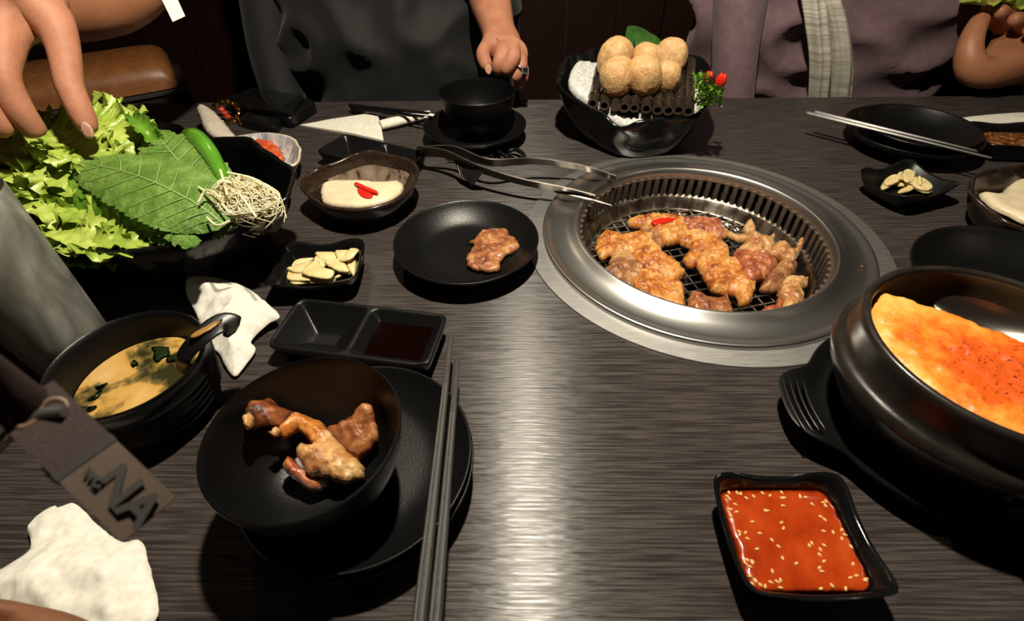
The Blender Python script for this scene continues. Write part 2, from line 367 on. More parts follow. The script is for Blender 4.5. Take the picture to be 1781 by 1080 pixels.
def fill(outline, step, jag=0.0, seed=0, smooth_n=None):
    """closed outline (2D, metres) -> boundary points, triangulated interior, distance to the edge"""
    rnd = random.Random(seed)
    out = np.array(curve_pts(outline, smooth_n or 8*len(outline), True))
    # even spacing
    L = np.r_[0, np.cumsum(np.linalg.norm(np.diff(np.r_[out, out[:1]], axis=0), axis=1))]
    n = max(12, int(L[-1]/step)); tt = np.linspace(0, L[-1], n, endpoint=False)
    cl = np.r_[out, out[:1]]
    bd = np.c_[np.interp(tt, L, cl[:, 0]), np.interp(tt, L, cl[:, 1])]
    if jag:
        c = bd.mean(0)
        for i in range(n):
            w = noise.noise(Vector((bd[i, 0]*260, bd[i, 1]*260, seed*1.7)))*jag
            d = bd[i]-c; bd[i] += d/max(1e-6, np.linalg.norm(d))*w
    lo, hi = bd.min(0), bd.max(0)
    g = np.array([(x + (step*0.25)*rnd.uniform(-1, 1) + (step/2 if r % 2 else 0), y + (step*0.25)*rnd.uniform(-1, 1))
                  for r, y in enumerate(np.arange(lo[1], hi[1], step*0.87)) for x in np.arange(lo[0], hi[0], step)])
    g = g[inside(g, bd)]; g = g[seg_dist(g, bd) > step*0.5] if len(g) else g
    P = [Vector(p) for p in bd] + [Vector(p) for p in g]
    vs, _, fs, *_ = delaunay_2d_cdt(P, [], [list(range(n))], 1, 1e-7)
    V = np.array([tuple(v) for v in vs]); d = seg_dist(V, bd); d[d < 1e-6] = 0
    return V, [tuple(f) for f in fs], d
def patty(name, outline, thick, m, label=None, cat=None, group=None, parent=None, loc=(0, 0, 0), rot=(0, 0, 0), step=0.0035, lump=0.35, lump_s=70,
          edge=None, jag=0.0015, seed=1, tilt=None, sharp=None, curl=0.0, top=None):
    """a slab of food: outline in local metres, domed and lumpy top, real thickness"""
    V, F, d = fill(outline, step, jag, seed)
    w = edge or thick*0.9
    t = np.clip(d/w, 0, 1); dome = np.sqrt(1-(1-t)**2)
    vt = []; vb = []; mapb = {}
    ext = np.abs(V).max()
    for i, (x, y) in enumerate(V):
        nz = wob((x, y, 0), lump_s, seed)*0.55 + wob((x, y, 0.3), lump_s*2.6, seed)*0.4 + (0.35-abs(wob((x, y, 0.6), lump_s*1.5, seed+4)))*0.7 + wob((x, y, 0.9), lump_s*5.5, seed)*0.22
        base = curl*((x*x+y*y)/ext**2)*ext
        z = base + thick*(0.35 + 0.65*dome[i]*(1+lump*nz)) if d[i] > 0 else base + thick*0.35*(1+0.5*nz)
        if top: z += top(x, y)
        vt.append((x, y, z))
    verts = list(vt); faces = [f for f in F]
    for i, (x, y) in enumerate(V):
        if d[i] <= 0: mapb[i] = i
        else:
            base = curl*((x*x+y*y)/ext**2)*ext + (top(x, y) if top else 0)
            mapb[i] = len(verts); verts.append((x, y, base + thick*0.35*(1-dome[i])))
    faces += [tuple(mapb[i] for i in reversed(f)) for f in F]
    o = link(name, verts, faces, m, parent, sharp)
    place(o, loc, rot)
    return tag(o, label, cat, group)
def px_outline(pts, z):
    """measured outline -> local metres round its centre"""
    P = [A(x, y, z) for x, y in pts]; c = sum(P, Vector())/len(P)
    return [(p.x-c.x, p.y-c.y) for p in P], c
def px_outline3(pts, zf):
    """outline with its own height at every point -> local outline, centre, slope of the piece"""
    P = np.array([tuple(A(x, y, zf(x, y))) for x, y in pts]); c = P.mean(0); Q = P-c
    (b, d), *_ = np.linalg.lstsq(Q[:, :2], Q[:, 2], rcond=None)
    return [(q[0], q[1]) for q in Q], Vector(c), (lambda x, y: b*x+d*y)
def sheet(name, outline, h, m, loc, seed=1, step=0.0045, fold=28, parent=None, base=0.0015, ridge=1.0, lift=None):
    """thin crumpled paper lying on the table: ridged folds, open underside, real thickness"""
    V, F, d = fill(outline, step, 0.0008, seed)
    top = []
    for i, (x, y) in enumerate(V):
        q = 0.0
        for k, (s, a) in enumerate(((fold, 1.0), (fold*2.1, 0.42), (fold*4.5, 0.16))):
            nn = noise.noise(Vector((x*s*(0.75+0.2*k)+seed*3.3, y*s+seed*1.9, k*5.1)))
            q += a*(1-abs(nn)*2.2*ridge)
        e = min(1, d[i]/0.02)
        z = base + h*max(0.0, 0.45*q+0.2)*(0.25+0.75*e)
        if lift: z += lift(x, y)
        top.append((x, y, max(z, base)))
    n = len(top); verts = top + [(x, y, z-0.0009) for x, y, z in top]
    faces = list(F) + [tuple(i+n for i in reversed(f)) for f in F]
    cnt = {}
    for f in F:
        for a, b in zip(f, f[1:]+f[:1]): cnt[(a, b)] = 1
    for (a, b) in cnt:
        if (b, a) not in cnt: faces.append((b, a, a+n, b+n))
    o = link(name, verts, faces, m, parent, 70); o.location = loc
    return o
def loft_bowl(name, rim, base_c, base_r, m, patch=None, thick=0.004, n=96, bulge=0.6, vpow=1.7, parent=None, mats=None, ns=12, foot=0.003, lip=0.0, lumps=0.0, seed=3):
    """bowl with a free rim line (list of world points, closed) on a round foot"""
    R = [Vector(p) for p in curve_pts([tuple(p) for p in rim], n, True)]; n = len(R)
    bc = Vector(base_c); v = []; f = []; mi = []; rings = []
    def ring(fn):
        i0 = len(v)
        for k in range(n): v.append(fn(k))
        rings.append(i0)
    def B(k, r):
        d = (R[k]-bc); d.z = 0; d.normalize(); return bc + d*r
    def wall(k, s, inset):
        b = B(k, base_r); p = R[k]; d = (p-b); hd = Vector((d.x, d.y, 0)); out = hd.normalized()
        q = b + hd*(s**bulge) + Vector((0, 0, (p.z-b.z)*(s**vpow)))
        q += out*lumps*wob((q.x, q.y, q.z), 45, seed)*s
        return q - out*inset*(0.75+0.25*s) + Vector((0, 0, inset*0.9*(1-s)))
    ring(lambda k: B(k, base_r*0.6) + Vector((0, 0, foot)))
    ring(lambda k: B(k, base_r*0.9)); ring(lambda k: B(k, base_r))
    for j in range(1, ns+1): ring(lambda k, s=j/ns: wall(k, s, 0.0))
    ring(lambda k: wall(k, 1, thick*0.25) + Vector((0, 0, thick*0.42)))
    ring(lambda k: wall(k, 1, thick*0.75) + Vector((0, 0, thick*0.42)))
    nin = len(rings)
    for j in range(ns, 0, -1): ring(lambda k, s=j/ns: wall(k, s, thick))
    ring(lambda k: B(k, base_r*0.8) + Vector((0, 0, thick*1.0)))
    ring(lambda k: B(k, base_r*0.4) + Vector((0, 0, thick*1.0)))
    for j in range(len(rings)-1):
        a, b = rings[j], rings[j+1]
        for k in range(n):
            k2 = (k+1) % n; f.append((a+k, a+k2, b+k2, b+k)); mi.append(1 if j >= nin-1 else 0)
            if patch and nin+patch[2] <= j < nin+patch[3]:
                dd = R[k]-bc; ang = math.degrees(math.atan2(dd.y, dd.x)) % 360
                if patch[0] <= ang <= patch[1]: mi[-1] = 2
    f.append(tuple(rings[0]+k for k in reversed(range(n)))); mi.append(0)
    f.append(tuple(rings[-1]+k for k in range(n))); mi.append(1)
    v = [p - bc for p in v]
    o = link(name, v, f, m, parent, 60, mats, mi if mats else None); o.location = bc
    return o
def rr_radius(th, hx, hy, e):
    c, s = abs(math.cos(th)), abs(math.sin(th))
    return 1.0/(((c/hx)**e + (s/hy)**e)**(1/e))
def copy_tree(o, parent=None, **kw):
    c = o.copy(); COL.objects.link(c)
    if parent: c.parent = parent
    for ch in o.children: copy_tree(ch, c)
    return c
# ------------------------------------------------------------------ setting
GC = Vector((0.228, 0.500, 0))           # centre of the roaster
YAW = -0.0242                            # the table edge runs slightly off the picture's horizontal
def build_table():
    t = empty('dining_table', (0, 0, 0), 'dark wood-grain laminate restaurant table with a round roaster set into it', 'table')
    n = 96; x0, x1, y0, y1 = -0.74, 1.34, -0.03, 0.9415
    R = Matrix.Rotation(YAW, 3, 'Z'); Ri = R.inverted(); gc = Ri@GC
    v = []; f = []
    inner = []; outer = []
    for k in range(n):
        th = 2*math.pi*k/n; c, s = math.cos(th), math.sin(th)
        inner.append((gc.x+0.199*c, gc.y+0.199*s))
        tx = ((x1-gc.x)/c if c > 0 else (x0-gc.x)/c) if abs(c) > 1e-9 else 1e9
        ty = ((y1-gc.y)/s if s > 0 else (y0-gc.y)/s) if abs(s) > 1e-9 else 1e9
        tt = min(tx, ty); outer.append((gc.x+tt*c, gc.y+tt*s))
    for cx, cy in ((x0, y0), (x1, y0), (x1, y1), (x0, y1)):       # true corners
        k = min(range(n), key=lambda q: (outer[q][0]-cx)**2+(outer[q][1]-cy)**2); outer[k] = (cx, cy)
    for z in (0.0, -0.032):
        v += [(x, y, z) for x, y in inner] + [(x, y, z) for x, y in outer]
    for k in range(n):
        k2 = (k+1) % n
        f.append((k, n+k, n+k2, k2)); f.append((2*n+k, 2*n+k2, 3*n+k2, 3*n+k))
        f.append((n+k, 3*n+k, 3*n+k2, n+k2)); f.append((k, k2, 2*n+k2, 2*n+k))
    o = link('tabletop', v, f, M['table'], t, smooth=False); o.rotation_euler = (0, 0, YAW)
    # apron and legs
    for name, c, h in (('apron', (0.3, 0.90, -0.07), (0.96, 0.012, 0.038)), ('apron', (0.3, 0.03, -0.07), (0.96, 0.012, 0.038)),
                       ('leg', (-0.66, 0.05, -0.386), (0.03, 0.03, 0.354)), ('leg', (-0.66, 0.86, -0.386), (0.03, 0.03, 0.354)),
                       ('leg', (1.26, 0.05, -0.386), (0.03, 0.03, 0.354)), ('leg', (1.26, 0.86, -0.386), (0.03, 0.03, 0.354))):
        q = Mesh().box(c, h).build(name, M['table_edge'], t, smooth=False); q.rotation_euler = (0, 0, YAW)
    return t
table = build_table()
fl = tag(Mesh().box((0.3, 0.6, -0.75), (2.6, 2.6, 0.01)).build('floor', M['floor'], smooth=False), 'dark restaurant floor under the table', kind='structure')
# back wall of the booth: dark red-brown boards with narrow joints
wall = tag(Mesh().box((0.3, 1.545, 0.1), (2.4, 0.02, 0.85)).build('wall_back', M['soot'], smooth=False), 'dark red-brown boarded booth wall behind the diners', kind='structure')
for i in range(34):
    x = -1.95 + i*0.128
    Mesh().box((x, 1.517 + 0.0012*((i*7) % 3), 0.1), (0.0615, 0.009, 0.85)).build('panel', M['wall'], wall, smooth=False)
# bench seat along the wall and the leather-capped partition on the left
b = empty('booth_bench', (0.54, 1.305, -0.30), 'black padded bench seat along the wall behind the far diners', 'bench')
Mesh().box((0, 0, -0.22), (1.19, 0.185, 0.22)).build('base', M['soot'], b, smooth=False)
for i in range(3):
    xs = -0.79 + i*0.79
    pr = [(-0.19, -0.0), (-0.195, 0.04), (-0.17, 0.07), (0, 0.085), (0.17, 0.08), (0.19, 0.05), (0.19, 0)]
    v = []; f = []
    for x in (xs-0.395, xs-0.37, xs+0.37, xs+0.395):
        k = 0.9 if abs(x-xs) > 0.38 else 1.0
        v += [(x, y, z*k) for y, z in curve_pts(pr, 24)]
    nn = len(v)//4
    for j in range(3):
        for k in range(nn-1): f.append((j*nn+k, (j+1)*nn+k, (j+1)*nn+k+1, j*nn+k+1))
    f.append(tuple(range(nn))); f.append(tuple(3*nn+k for k in reversed(range(nn))))
    link('seat_cushion', v, f, M['tee'], b)
pt = empty('booth_partition', (0, 0, 0), 'low booth partition with a rounded tan leather cap, left behind the lettuce bowl', 'partition')
c0 = AY(285, 90, 1.13); c1 = AY(60, 118, 1.02)
d = (c1-c0); d.z = 0; d.normalize(); nrm = Vector((-d.y, d.x, 0))
if nrm.y > 0: nrm = -nrm
pr = curve_pts([(0.0, 0.0), (0.008, 0.03), (0.03, 0.05), (0.08, 0.058), (0.15, 0.054), (0.185, 0.035), (0.19, 0.0)], 36)
v = []; f = []
L = [(-0.0, 0.55), (0.006, 0.8), (0.02, 0.95), (0.05, 1.0), (0.25, 1.0), (0.62, 1.0)]
for s, k in L:
    for a, h in pr:
        q = c0 + d*s - nrm*(0.09+(a-0.09)*(0.85+0.15*k)) + nrm*0.03; v.append((q.x, q.y, c0.z-0.062+h*k))
nn = len(pr)
for j in range(len(L)-1):
    for k in range(nn-1): f.append((j*nn+k, (j+1)*nn+k, (j+1)*nn+k+1, j*nn+k+1))
f.append(tuple(range(nn)))
link('leather_cap', v, f, M['leather'], pt)
mb = Mesh()
Rz = Matrix.Rotation(math.atan2(d.y, d.x), 3, 'Z')
q = c0 + d*0.30 - nrm*0.065
mb.box((q.x, q.y, (c0.z-0.066-0.74)/2), (0.312, 0.095, (c0.z-0.066+0.74)/2), Rz)
mb.build('panel', M['table_edge'], pt, smooth=False)
q2 = c0 + d*0.30 + nrm*0.034
Mesh().box((q2.x, q2.y, c0.z-0.067), (0.314, 0.004, 0.003), Rz).build('trim_strip', M['steel_chop'], pt, smooth=False)

# ------------------------------------------------------------------ roaster
ro = empty('table_roaster', GC, 'round brushed-steel charcoal roaster sunk into the table', 'grill')
lathe('flange', [(0.186, -0.001), (0.2096, -0.001), (0.2100, 0.0004), (0.2094, 0.0014), (0.186, 0.0016), (0.186, -0.001)], M['steel_plate'], ro, n=128)
lathe('outer_ring', round_prof([(0.1900, 0.000), (0.1893, 0.0052), (0.1870, 0.0068), (0.1830, 0.0058), (0.1770, 0.0042), (0.1680, 0.0046), (0.1600, 0.0064), (0.1535, 0.0096),
      (0.1495, 0.0116), (0.1465, 0.0108), (0.1436, 0.0045), (0.1430, -0.003)], 3) + [(0.148, -0.004), (0.189, -0.001)], M['steel'], ro, n=144, sharp=60)
lathe('vent_backing', [(0.1485, -0.001), (0.1485, -0.036), (0.125, -0.036), (0.125, -0.090), (0, -0.090)], M['soot'], ro, n=96)
slat_me = None
for k in range(74):
    th = 2*math.pi*k/74
    if slat_me is None:
        sv = Mesh().box((0.1435, 0, -0.0165), (0.0030, 0.0030, 0.0165)).build('vent_slat', M['slat'], ro, smooth=False); slat_me = sv.data
    else:
        sv = bpy.data.objects.new('vent_slat', slat_me); COL.objects.link(sv); sv.parent = ro
    sv.rotation_euler = (0, 0, th)
PO = Vector((-0.0065, -0.0085, 0))
def panmod(th, r, z):
    k = 0.0012*math.cos(100*th) if r > 0.1365 else 0
    if 0.116 < r < 0.133 and z > -0.045: k += 0.0016*max(0, math.cos(44*th))**3
    r2 = r + k
    return (PO.x + r2*math.cos(th), PO.y + r2*math.sin(th), z + (0.0012*math.cos(100*th) if r > 0.1375 else 0))
lathe('inner_pan', [(0.1385, -0.0235), (0.1392, -0.0215), (0.1383, -0.0198), (0.1365, -0.0205), (0.1345, -0.0228), (0.1315, -0.0275), (0.1285, -0.033), (0.1245, -0.0385), (0.1200, -0.0420), (0.1165, -0.0435),
      (0.1155, -0.0460), (0.1120, -0.0700), (0.1, -0.0780), (0, -0.0790)], M['steel_dark'], ro, n=400, mod=panmod, mats=[M['steel_dark'], M['soot']], split=9)
# charcoal
rnd = random.Random(5)
def rock(name, r, seed, m, sub=2, rough=0.35):
    import bmesh
    bm = bmesh.new(); bmesh.ops.create_icosphere(bm, subdivisions=sub, radius=r)
    for v_ in bm.verts:
        v_.co *= 1 + rough*wob(v_.co, 0.9/r, seed) + 0.12*wob(v_.co, 2.4/r, seed+3)
        v_.co.z *= 0.75
    me = bpy.data.meshes.new(name); bm.to_mesh(me); bm.free(); me.materials.append(m)
    o = bpy.data.objects.new(name, me); COL.objects.link(o); return o
coals = [rock('charcoal', 0.017, 11+i, M['ash'], 2, 0.5) for i in range(3)]
spots = []
for k in range(400):
    if len(spots) >= 26: break
    a = rnd.uniform(0, 2*math.pi); r = 0.092*math.sqrt(rnd.random()); p = Vector((r*math.cos(a), r*math.sin(a)))
    if all((p-q).length > 0.029 for q in spots): spots.append(p)
for i, p in enumerate(spots):
    o = coals[i] if i < 3 else coals[i % 3].copy()
    if i >= 3: COL.objects.link(o)
    o.location = GC + PO + Vector((p.x, p.y, -0.066 + 0.001*(i % 3))); o.rotation_euler = (rnd.uniform(0, 1), rnd.uniform(0, 1), rnd.uniform(0, 6))
    tag(o, 'ash-grey charcoal lump under the grate of the roaster', 'charcoal', 'charcoal lumps in the roaster')
# grate
GZ = -0.0345; GR = 0.1225
g = empty('grill_grate', GC + PO + Vector((0, 0, GZ)), 'round wire grate inside the roaster under the grilling meat', 'grate')
Mesh().tube([(GR*math.cos(t), GR*math.sin(t), 0) for t in np.linspace(0, 2*math.pi, 73)], 0.0017, 8).build('rim_wire', M['wire'], g)
for k in range(-9, 10):
    y = k*0.0132; hl = math.sqrt(max(0, GR**2-y*y))
    if hl < 0.02: continue
    o = Mesh().tube([(-hl, y, 0.0012), (0, y, 0.0012), (hl, y, 0.0012)], 0.0013, 8).build('wire', M['wire'], g); o.rotation_euler = (0, 0, math.radians(13))
for k in range(-8, 9):
    x = k*0.0145; hl = math.sqrt(max(0, GR**2-x*x))
    if hl < 0.02: continue
    o = Mesh().tube([(x, -hl, -0.001), (x, 0, -0.001), (x, hl, -0.001)], 0.00115, 8).build('wire', M['wire'], g); o.rotation_euler = (0, 0, math.radians(13))
# ------------------------------------------------------------------ round plates and bowls
PLATE = round_prof([(0.030, 0.0022), (0.042, 0.0020), (0.0425, 0.0), (0.0450, 0.0), (0.0465, 0.0036), (0.058, 0.0085), (0.070, 0.0150), (0.0785, 0.0215), (0.0812, 0.0252),
                    (0.0806, 0.0266), (0.0790, 0.0258), (0.074, 0.0205), (0.066, 0.0140), (0.057, 0.0085), (0.050, 0.0062), (0.040, 0.0054), (0.02, 0.0052)], 3)
PLATE = [(0, 0.0022)] + PLATE + [(0, 0.0052)]
plate0 = lathe('side_plate', PLATE, M['black'], n=96)
def plate(first, loc, label, group=None, scale=1.0):
    o = plate0 if first else plate0.copy()
    if not first: COL.objects.link(o)
    place(o, loc, (0, 0, loc[0]*5), scale); return tag(o, label, 'plate', group)
pc = Vector((-0.154, 1.436, 0))*(CAM_H-0.026)
plate(True, (pc.x, pc.y, 0), 'round matt black plate with a piece of seared beef, left of the roaster')
PU = Vector((-0.1118, 0.1905, 0))
plate(False, (PU.x+0.001, PU.y-0.001, 0.0), 'lower round black plate of the stack of two under the chopsticks')
plate(False, (PU.x, PU.y, 0.0082), 'upper round black plate of the stack of two, bowl with chicken on it')
plate(False, (-0.0535, 0.776, 0), 'round black plate under the empty black bowl at the far table edge')
plate(False, (0.501, 0.357, 0.0), 'black plate mostly hidden behind the stone pot of steamed egg', scale=1.28)
BOWL = round_prof([(0.026, 0.004), (0.0275, 0.0), (0.030, 0.0), (0.0305, 0.006), (0.040, 0.014), (0.051, 0.030), (0.0575, 0.048), (0.0608, 0.0655), (0.0611, 0.0680), (0.0602, 0.0690),
                   (0.0591, 0.0678), (0.0560, 0.0500), (0.0500, 0.0330), (0.0390, 0.0175), (0.025, 0.0098), (0.012, 0.0082)], 3)
BOWL = [(0, 0.004)] + BOWL + [(0, 0.0080)]
bowl_near = lathe('rice_bowl', BOWL, M['black'], n=96)
NB = Vector((-0.1325, 0.1785, 0.0140)); place(bowl_near, NB)
tag(bowl_near, 'round matt black bowl holding grilled chicken, on the near plates', 'bowl')
bowl_far = bowl_near.copy(); COL.objects.link(bowl_far); place(bowl_far, (-0.0475, 0.789, 0.0056), scale=0.965)
tag(bowl_far, 'empty round black bowl in front of the resting fist', 'bowl')

# ------------------------------------------------------------------ square dishes
def square_dish(name, hx, hy, h, raise_, m, thick=0.0035, e=7, base=0.62, parent=None, wall_pow=1.0, n=96):
    def md(th, r, z):            # r = 0..1 fraction of the outline, z = height; corners turn up
        R = rr_radius(th, hx, hy, e) if r > 0 else 0
        cf = (abs(math.sin(2*th)))**3
        ee = rr_radius(th, hx, hy, e)
        zz = z + raise_*cf*max(0, (r-base)/(1-base))**1.3*(1 if z > 0.001 else 0)
        return (r*R*math.cos(th), r*R*math.sin(th), zz)
    b = base; t = thick/min(hx, hy)
    prof = [(0, 0.0012), (b*0.8, 0.0012), (b*0.83, 0.0), (b*0.98, 0.0), (b, 0.0016), (b+(1-b)*0.35, h*0.25), (b+(1-b)*0.75, h*0.66), (0.985, h*0.93), (1.0, h*0.985), (0.992, h*1.02), (1-t*0.55, h*1.03), (1-t, h*0.985),
            (b+(1-b)*0.72-t*0.7, h*0.58+0.001), (b+(1-b)*0.3-t*0.4, h*0.22+thick*0.7), (b-t*0.5, thick*1.05), (b*0.8, thick*0.9), (0, thick*0.9)]
    return lathe(name, prof, m, parent, n=n, mod=md, sharp=50)
# garlic dish on the left
gd = square_dish('square_dish', 0.0470, 0.0385, 0.0215, 0.0065, M['black_gloss'], base=0.66)
GD = A(555, 473, 0.012); place(gd, (GD.x+0.0015, GD.y, 0), (0, 0, 0.06)); tag(gd, 'square black dish of sliced garlic next to the lettuce bowl', 'dish')
gd2 = square_dish('square_dish', 0.0490, 0.0385, 0.0225, 0.0085, M['black'], base=0.62)
GD2 = Vector((0.512, 0.577, 0)); place(gd2, GD2, (0, 0, math.radians(19))); tag(gd2, 'square black dish of sliced garlic on the far right side', 'dish')
# red sauce dish
sd = square_dish('square_dish', 0.0455, 0.0395, 0.0235, 0.007, M['black_gloss'], base=0.70, e=9)
SDC = Vector((0.1795, 0.1340, 0)); place(sd, SDC, (0, 0, math.radians(-1))); tag(sd, 'square black dish filled with red chili sauce, near right', 'dish')

def twin_dish(name, hx, hy, h, label, loc, rz):
    """rectangular dish with two pyramid wells"""
    t = 0.0035; cr = 0.008
    def sdf(x, y, cx, wx, wy, r):
        qx = abs(x-cx)-(wx-r); qy = abs(y)-(wy-r)
        return math.hypot(max(qx, 0), max(qy, 0)) + min(max(qx, qy), 0) - r
    nx, ny = 108, 52; v = []; f = []
    wx = (hx-1.5*t)/2; cxs = (-(wx+t/2), wx+t/2); wy = hy-t
    for j in range(ny+1):
        for i in range(nx+1):
            u = -1+2*i/nx; w = -1+2*j/ny; mm = max(abs(u), abs(w))
            x, y = u*hx, w*hy
            if mm > 1e-6:                                # round the outer corners
                th = math.atan2(w/mm*hy, u/mm*hx); rr = rr_radius(th, hx, hy, 11); full = math.hypot(u/mm*hx, w/mm*hy)
                k = 1-(1-rr/full)*(mm**12); x *= k; y *= k
            z = h
            for cx in cxs:
                dd = -sdf(x, y, cx, wx, wy, cr)
                if dd > 0:
                    q = min(1, dd/(wy*0.80)); z = h - (h-0.0035)*(1-(1-q)**1.25) if q < 1 else 0.0035
                    z = h - (h-z)*min(1, dd/0.0015)**0.4
            edge = 1-mm
            if edge < 0.02: z -= 0.0012*(1-edge/0.02)**2
            v.append((x, y, z))
    W = nx+1
    for j in range(ny):
        for i in range(nx): f.append((j*W+i, j*W+i+1, (j+1)*W+i+1, (j+1)*W+i))
    loop = [i for i in range(nx)] + [j*W+nx for j in range(ny)] + [ny*W+i for i in range(nx, 0, -1)] + [j*W for j in range(ny, 0, -1)]
    prev = loop
    for s, z in ((0.995, h*0.86), (0.93, h*0.5), (0.82, h*0.12), (0.80, 0.0), (0.76, 0.0)):
        ring = []
        for i in loop:
            x, y, _ = v[i]; ring.append(len(v)); v.append((x*(1-(1-s)*hy/hx), y*s, z))
        m_ = len(loop)
        for k in range(m_): f.append((prev[k], ring[k], ring[(k+1) % m_], prev[(k+1) % m_])[::-1])
        prev = ring
    f.append(tuple(prev))
    o = link(name, v, f, M['black'], None, 45); place(o, loc, (0, 0, rz)); tag(o, label, 'dish')
    return o, cxs, wx, wy
TD = Vector((-0.1415, 0.3255, 0)); TR = math.radians(-10.5)
td, cxs, wx, wy = twin_dish('divided_sauce_dish', 0.0765, 0.0335, 0.024, 'black two-part dish with soy sauce in one well, behind the chicken bowl', TD, TR)
sq = []
for k in range(64):
    th = 2*math.pi*k/64; r = rr_radius(th, wx*0.80, wy*0.80, 7); sq.append((r*math.cos(th), r*math.sin(th)))
so = Mesh().add([(x, y, 0) for x, y in sq] + [(x*0.9, y*0.9, -0.006) for x, y in sq], [tuple(range(64)), tuple(range(127, 63, -1))] + [(k, 64+k, 64+(k+1) % 64, (k+1) % 64) for k in range(64)]).build('soy_sauce', M['soy'], None, 30)
q = TD + Matrix.Rotation(TR, 3, 'Z')@Vector((cxs[1], 0, 0.0150)); place(so, q, (0, 0, TR)); tag(so, 'dark soy sauce in the right well of the two-part dish behind the chicken bowl', 'sauce')
TD2 = Vector((-0.2005, 0.690, 0)); td2 = td.copy(); COL.objects.link(td2); place(td2, TD2, (0, 0, math.radians(-27)), 1.0)
tag(td2, 'black two-part dish behind the brown cream bowl', 'dish')

# ------------------------------------------------------------------ soup bowl
SB = Vector((-0.2985, 0.2585, 0))
rib = [(0.026, 0.003), (0.030, 0.0), (0.036, 0.0), (0.040, 0.004), (0.0470, 0.012)]
for k in range(5):
    z = 0.016+k*0.0068; rib += [(0.0500+0.0012*k, z), (0.0518+0.0012*k, z+0.0030), (0.0500+0.0012*k, z+0.0054)]
rib += [(0.0545, 0.0545), (0.0560, 0.0590), (0.0563, 0.0615), (0.0554, 0.0628), (0.0540, 0.0620), (0.0525, 0.0570), (0.0505, 0.0450), (0.0480, 0.030), (0.044, 0.016), (0.034, 0.008)]
sbw = lathe('soup_bowl', [(0, 0.003)] + rib + [(0, 0.007)], M['black'], n=96, sharp=60); place(sbw, SB); tag(sbw, 'ribbed black bowl of miso soup with a spoon in it', 'bowl')
def soup_mod(th, r, z): return (r*math.cos(th), r*math.sin(th), z + 0.0004*math.sin(3*th)*r/0.05)
mi = lathe('miso_soup', [(0, 0.0), (0.047, 0.0), (0.0483, 0.0), (0.0486, 0.0009), (0.049, 0.0), (0.0, 0.0)][:3] + [(0.0488, -0.004), (0, -0.004)], M['miso'], n=64); mi.data.flip_normals()
place(mi, SB + Vector((0, 0, 0.0370))); tag(mi, 'cloudy yellow miso soup in the ribbed black bowl', 'soup')
for k, (px, py, s) in enumerate(((150, 712, 0.010), (165, 690, 0.008), (280, 615, 0.014), (305, 622, 0.010), (235, 632, 0.006), (176, 672, 0.006))):
    p = A(px, py, 0.0377)
    if (p-SB-Vector((0, 0, 0.0377))).length > 0.046: p = SB + (p-SB).normalized()*0.040; p.z = 0.0377
    ol = [(s*math.cos(a)*(0.7+0.3*math.sin(3*a+k)), s*0.55*math.sin(a)*(0.8+0.3*math.cos(2*a+k))) for a in np.linspace(0, 2*math.pi, 10)[:-1]]
    patty('seaweed_strip', ol, 0.0012, M['seaweed'], 'dark wakame strip '+('nearest the front left wall', 'second from the front left', 'largest, by the spoon', 'next to the largest one by the spoon', 'small, alone in the middle', 'at the left wall')[k]+' of the miso soup', 'seaweed', 'wakame in the miso soup', loc=p, rot=(0, 0, k*1.3), step=0.003)
# black soup spoon hooked over the rim
sp = Mesh()
P0 = A(345, 655, 0.036); P1 = A(318, 628, 0.062); P2 = A(345, 590, 0.076); P3 = A(385, 562, 0.078); P4 = A(413, 572, 0.070)
cp = curve_pts([P0, P1, P2, P3, P4], 24); nn = len(cp)
v = []; f = []; ns = 16
for i, p in enumerate(cp):
    s = i/(nn-1); t = Vector(cp[min(i+1, nn-1)]-cp[max(i-1, 0)]).normalized()
    side = t.cross(Vector((0.15, -0.35, 1))).normalized(); nrm = side.cross(t).normalized()
    wd = 0.0055+0.0050*s if s > 0.15 else 0.0055
    if s > 0.93: wd *= math.sqrt(max(0.05, 1-((s-0.93)/0.075)**2))
    for k in range(ns):
        a = 2*math.pi*k/ns; c_, s_ = math.cos(a), math.sin(a)
        v.append(Vector(p) + side*c_*wd + nrm*(0.0028*s_ - 0.0035*(c_*c_)*0 - (0.0018*(1-c_*c_) if s_ > 0 and s > 0.3 else 0)))
for i in range(nn-1):
    for k in range(ns): f.append((i*ns+k, i*ns+(k+1) % ns, (i+1)*ns+(k+1) % ns, (i+1)*ns+k))
f.append(tuple(reversed(range(ns)))); f.append(tuple((nn-1)*ns+k for k in range(ns)))
spe = empty('soup_spoon', SB + Vector((0.02, 0.005, 0.036)), 'black ladle-shaped soup spoon hooked over the ribbed bowl', 'spoon')
hd = link('handle', [p-spe.location for p in v], f, M['black_plastic'], spe)
bw = lathe('spoon_bowl', [(0, -0.012), (0.010, -0.010), (0.017, -0.003), (0.018, 0.003), (0.0172, 0.0035), (0.016, -0.002), (0.009, -0.008), (0, -0.0095)], M['black_plastic'], spe, n=32); bw.location = (-0.006, -0.004, -0.004)
ins = patty('handle_rest', [(0.0135*math.cos(a), 0.0045*math.sin(a)) for a in np.linspace(0, 2*math.pi, 12)[:-1]], 0.0012, mat('amber_inlay', (0.30, 0.17, 0.05), rough=0.3), parent=spe, step=0.003, lump=0)
ins['label'] = 'amber sheen panel on the spoon handle'
pp = A(357, 573, 0.0795); ins.location = pp - spe.location; ins.rotation_euler = (0, 0, math.atan2((P3-P2).y, (P3-P2).x))

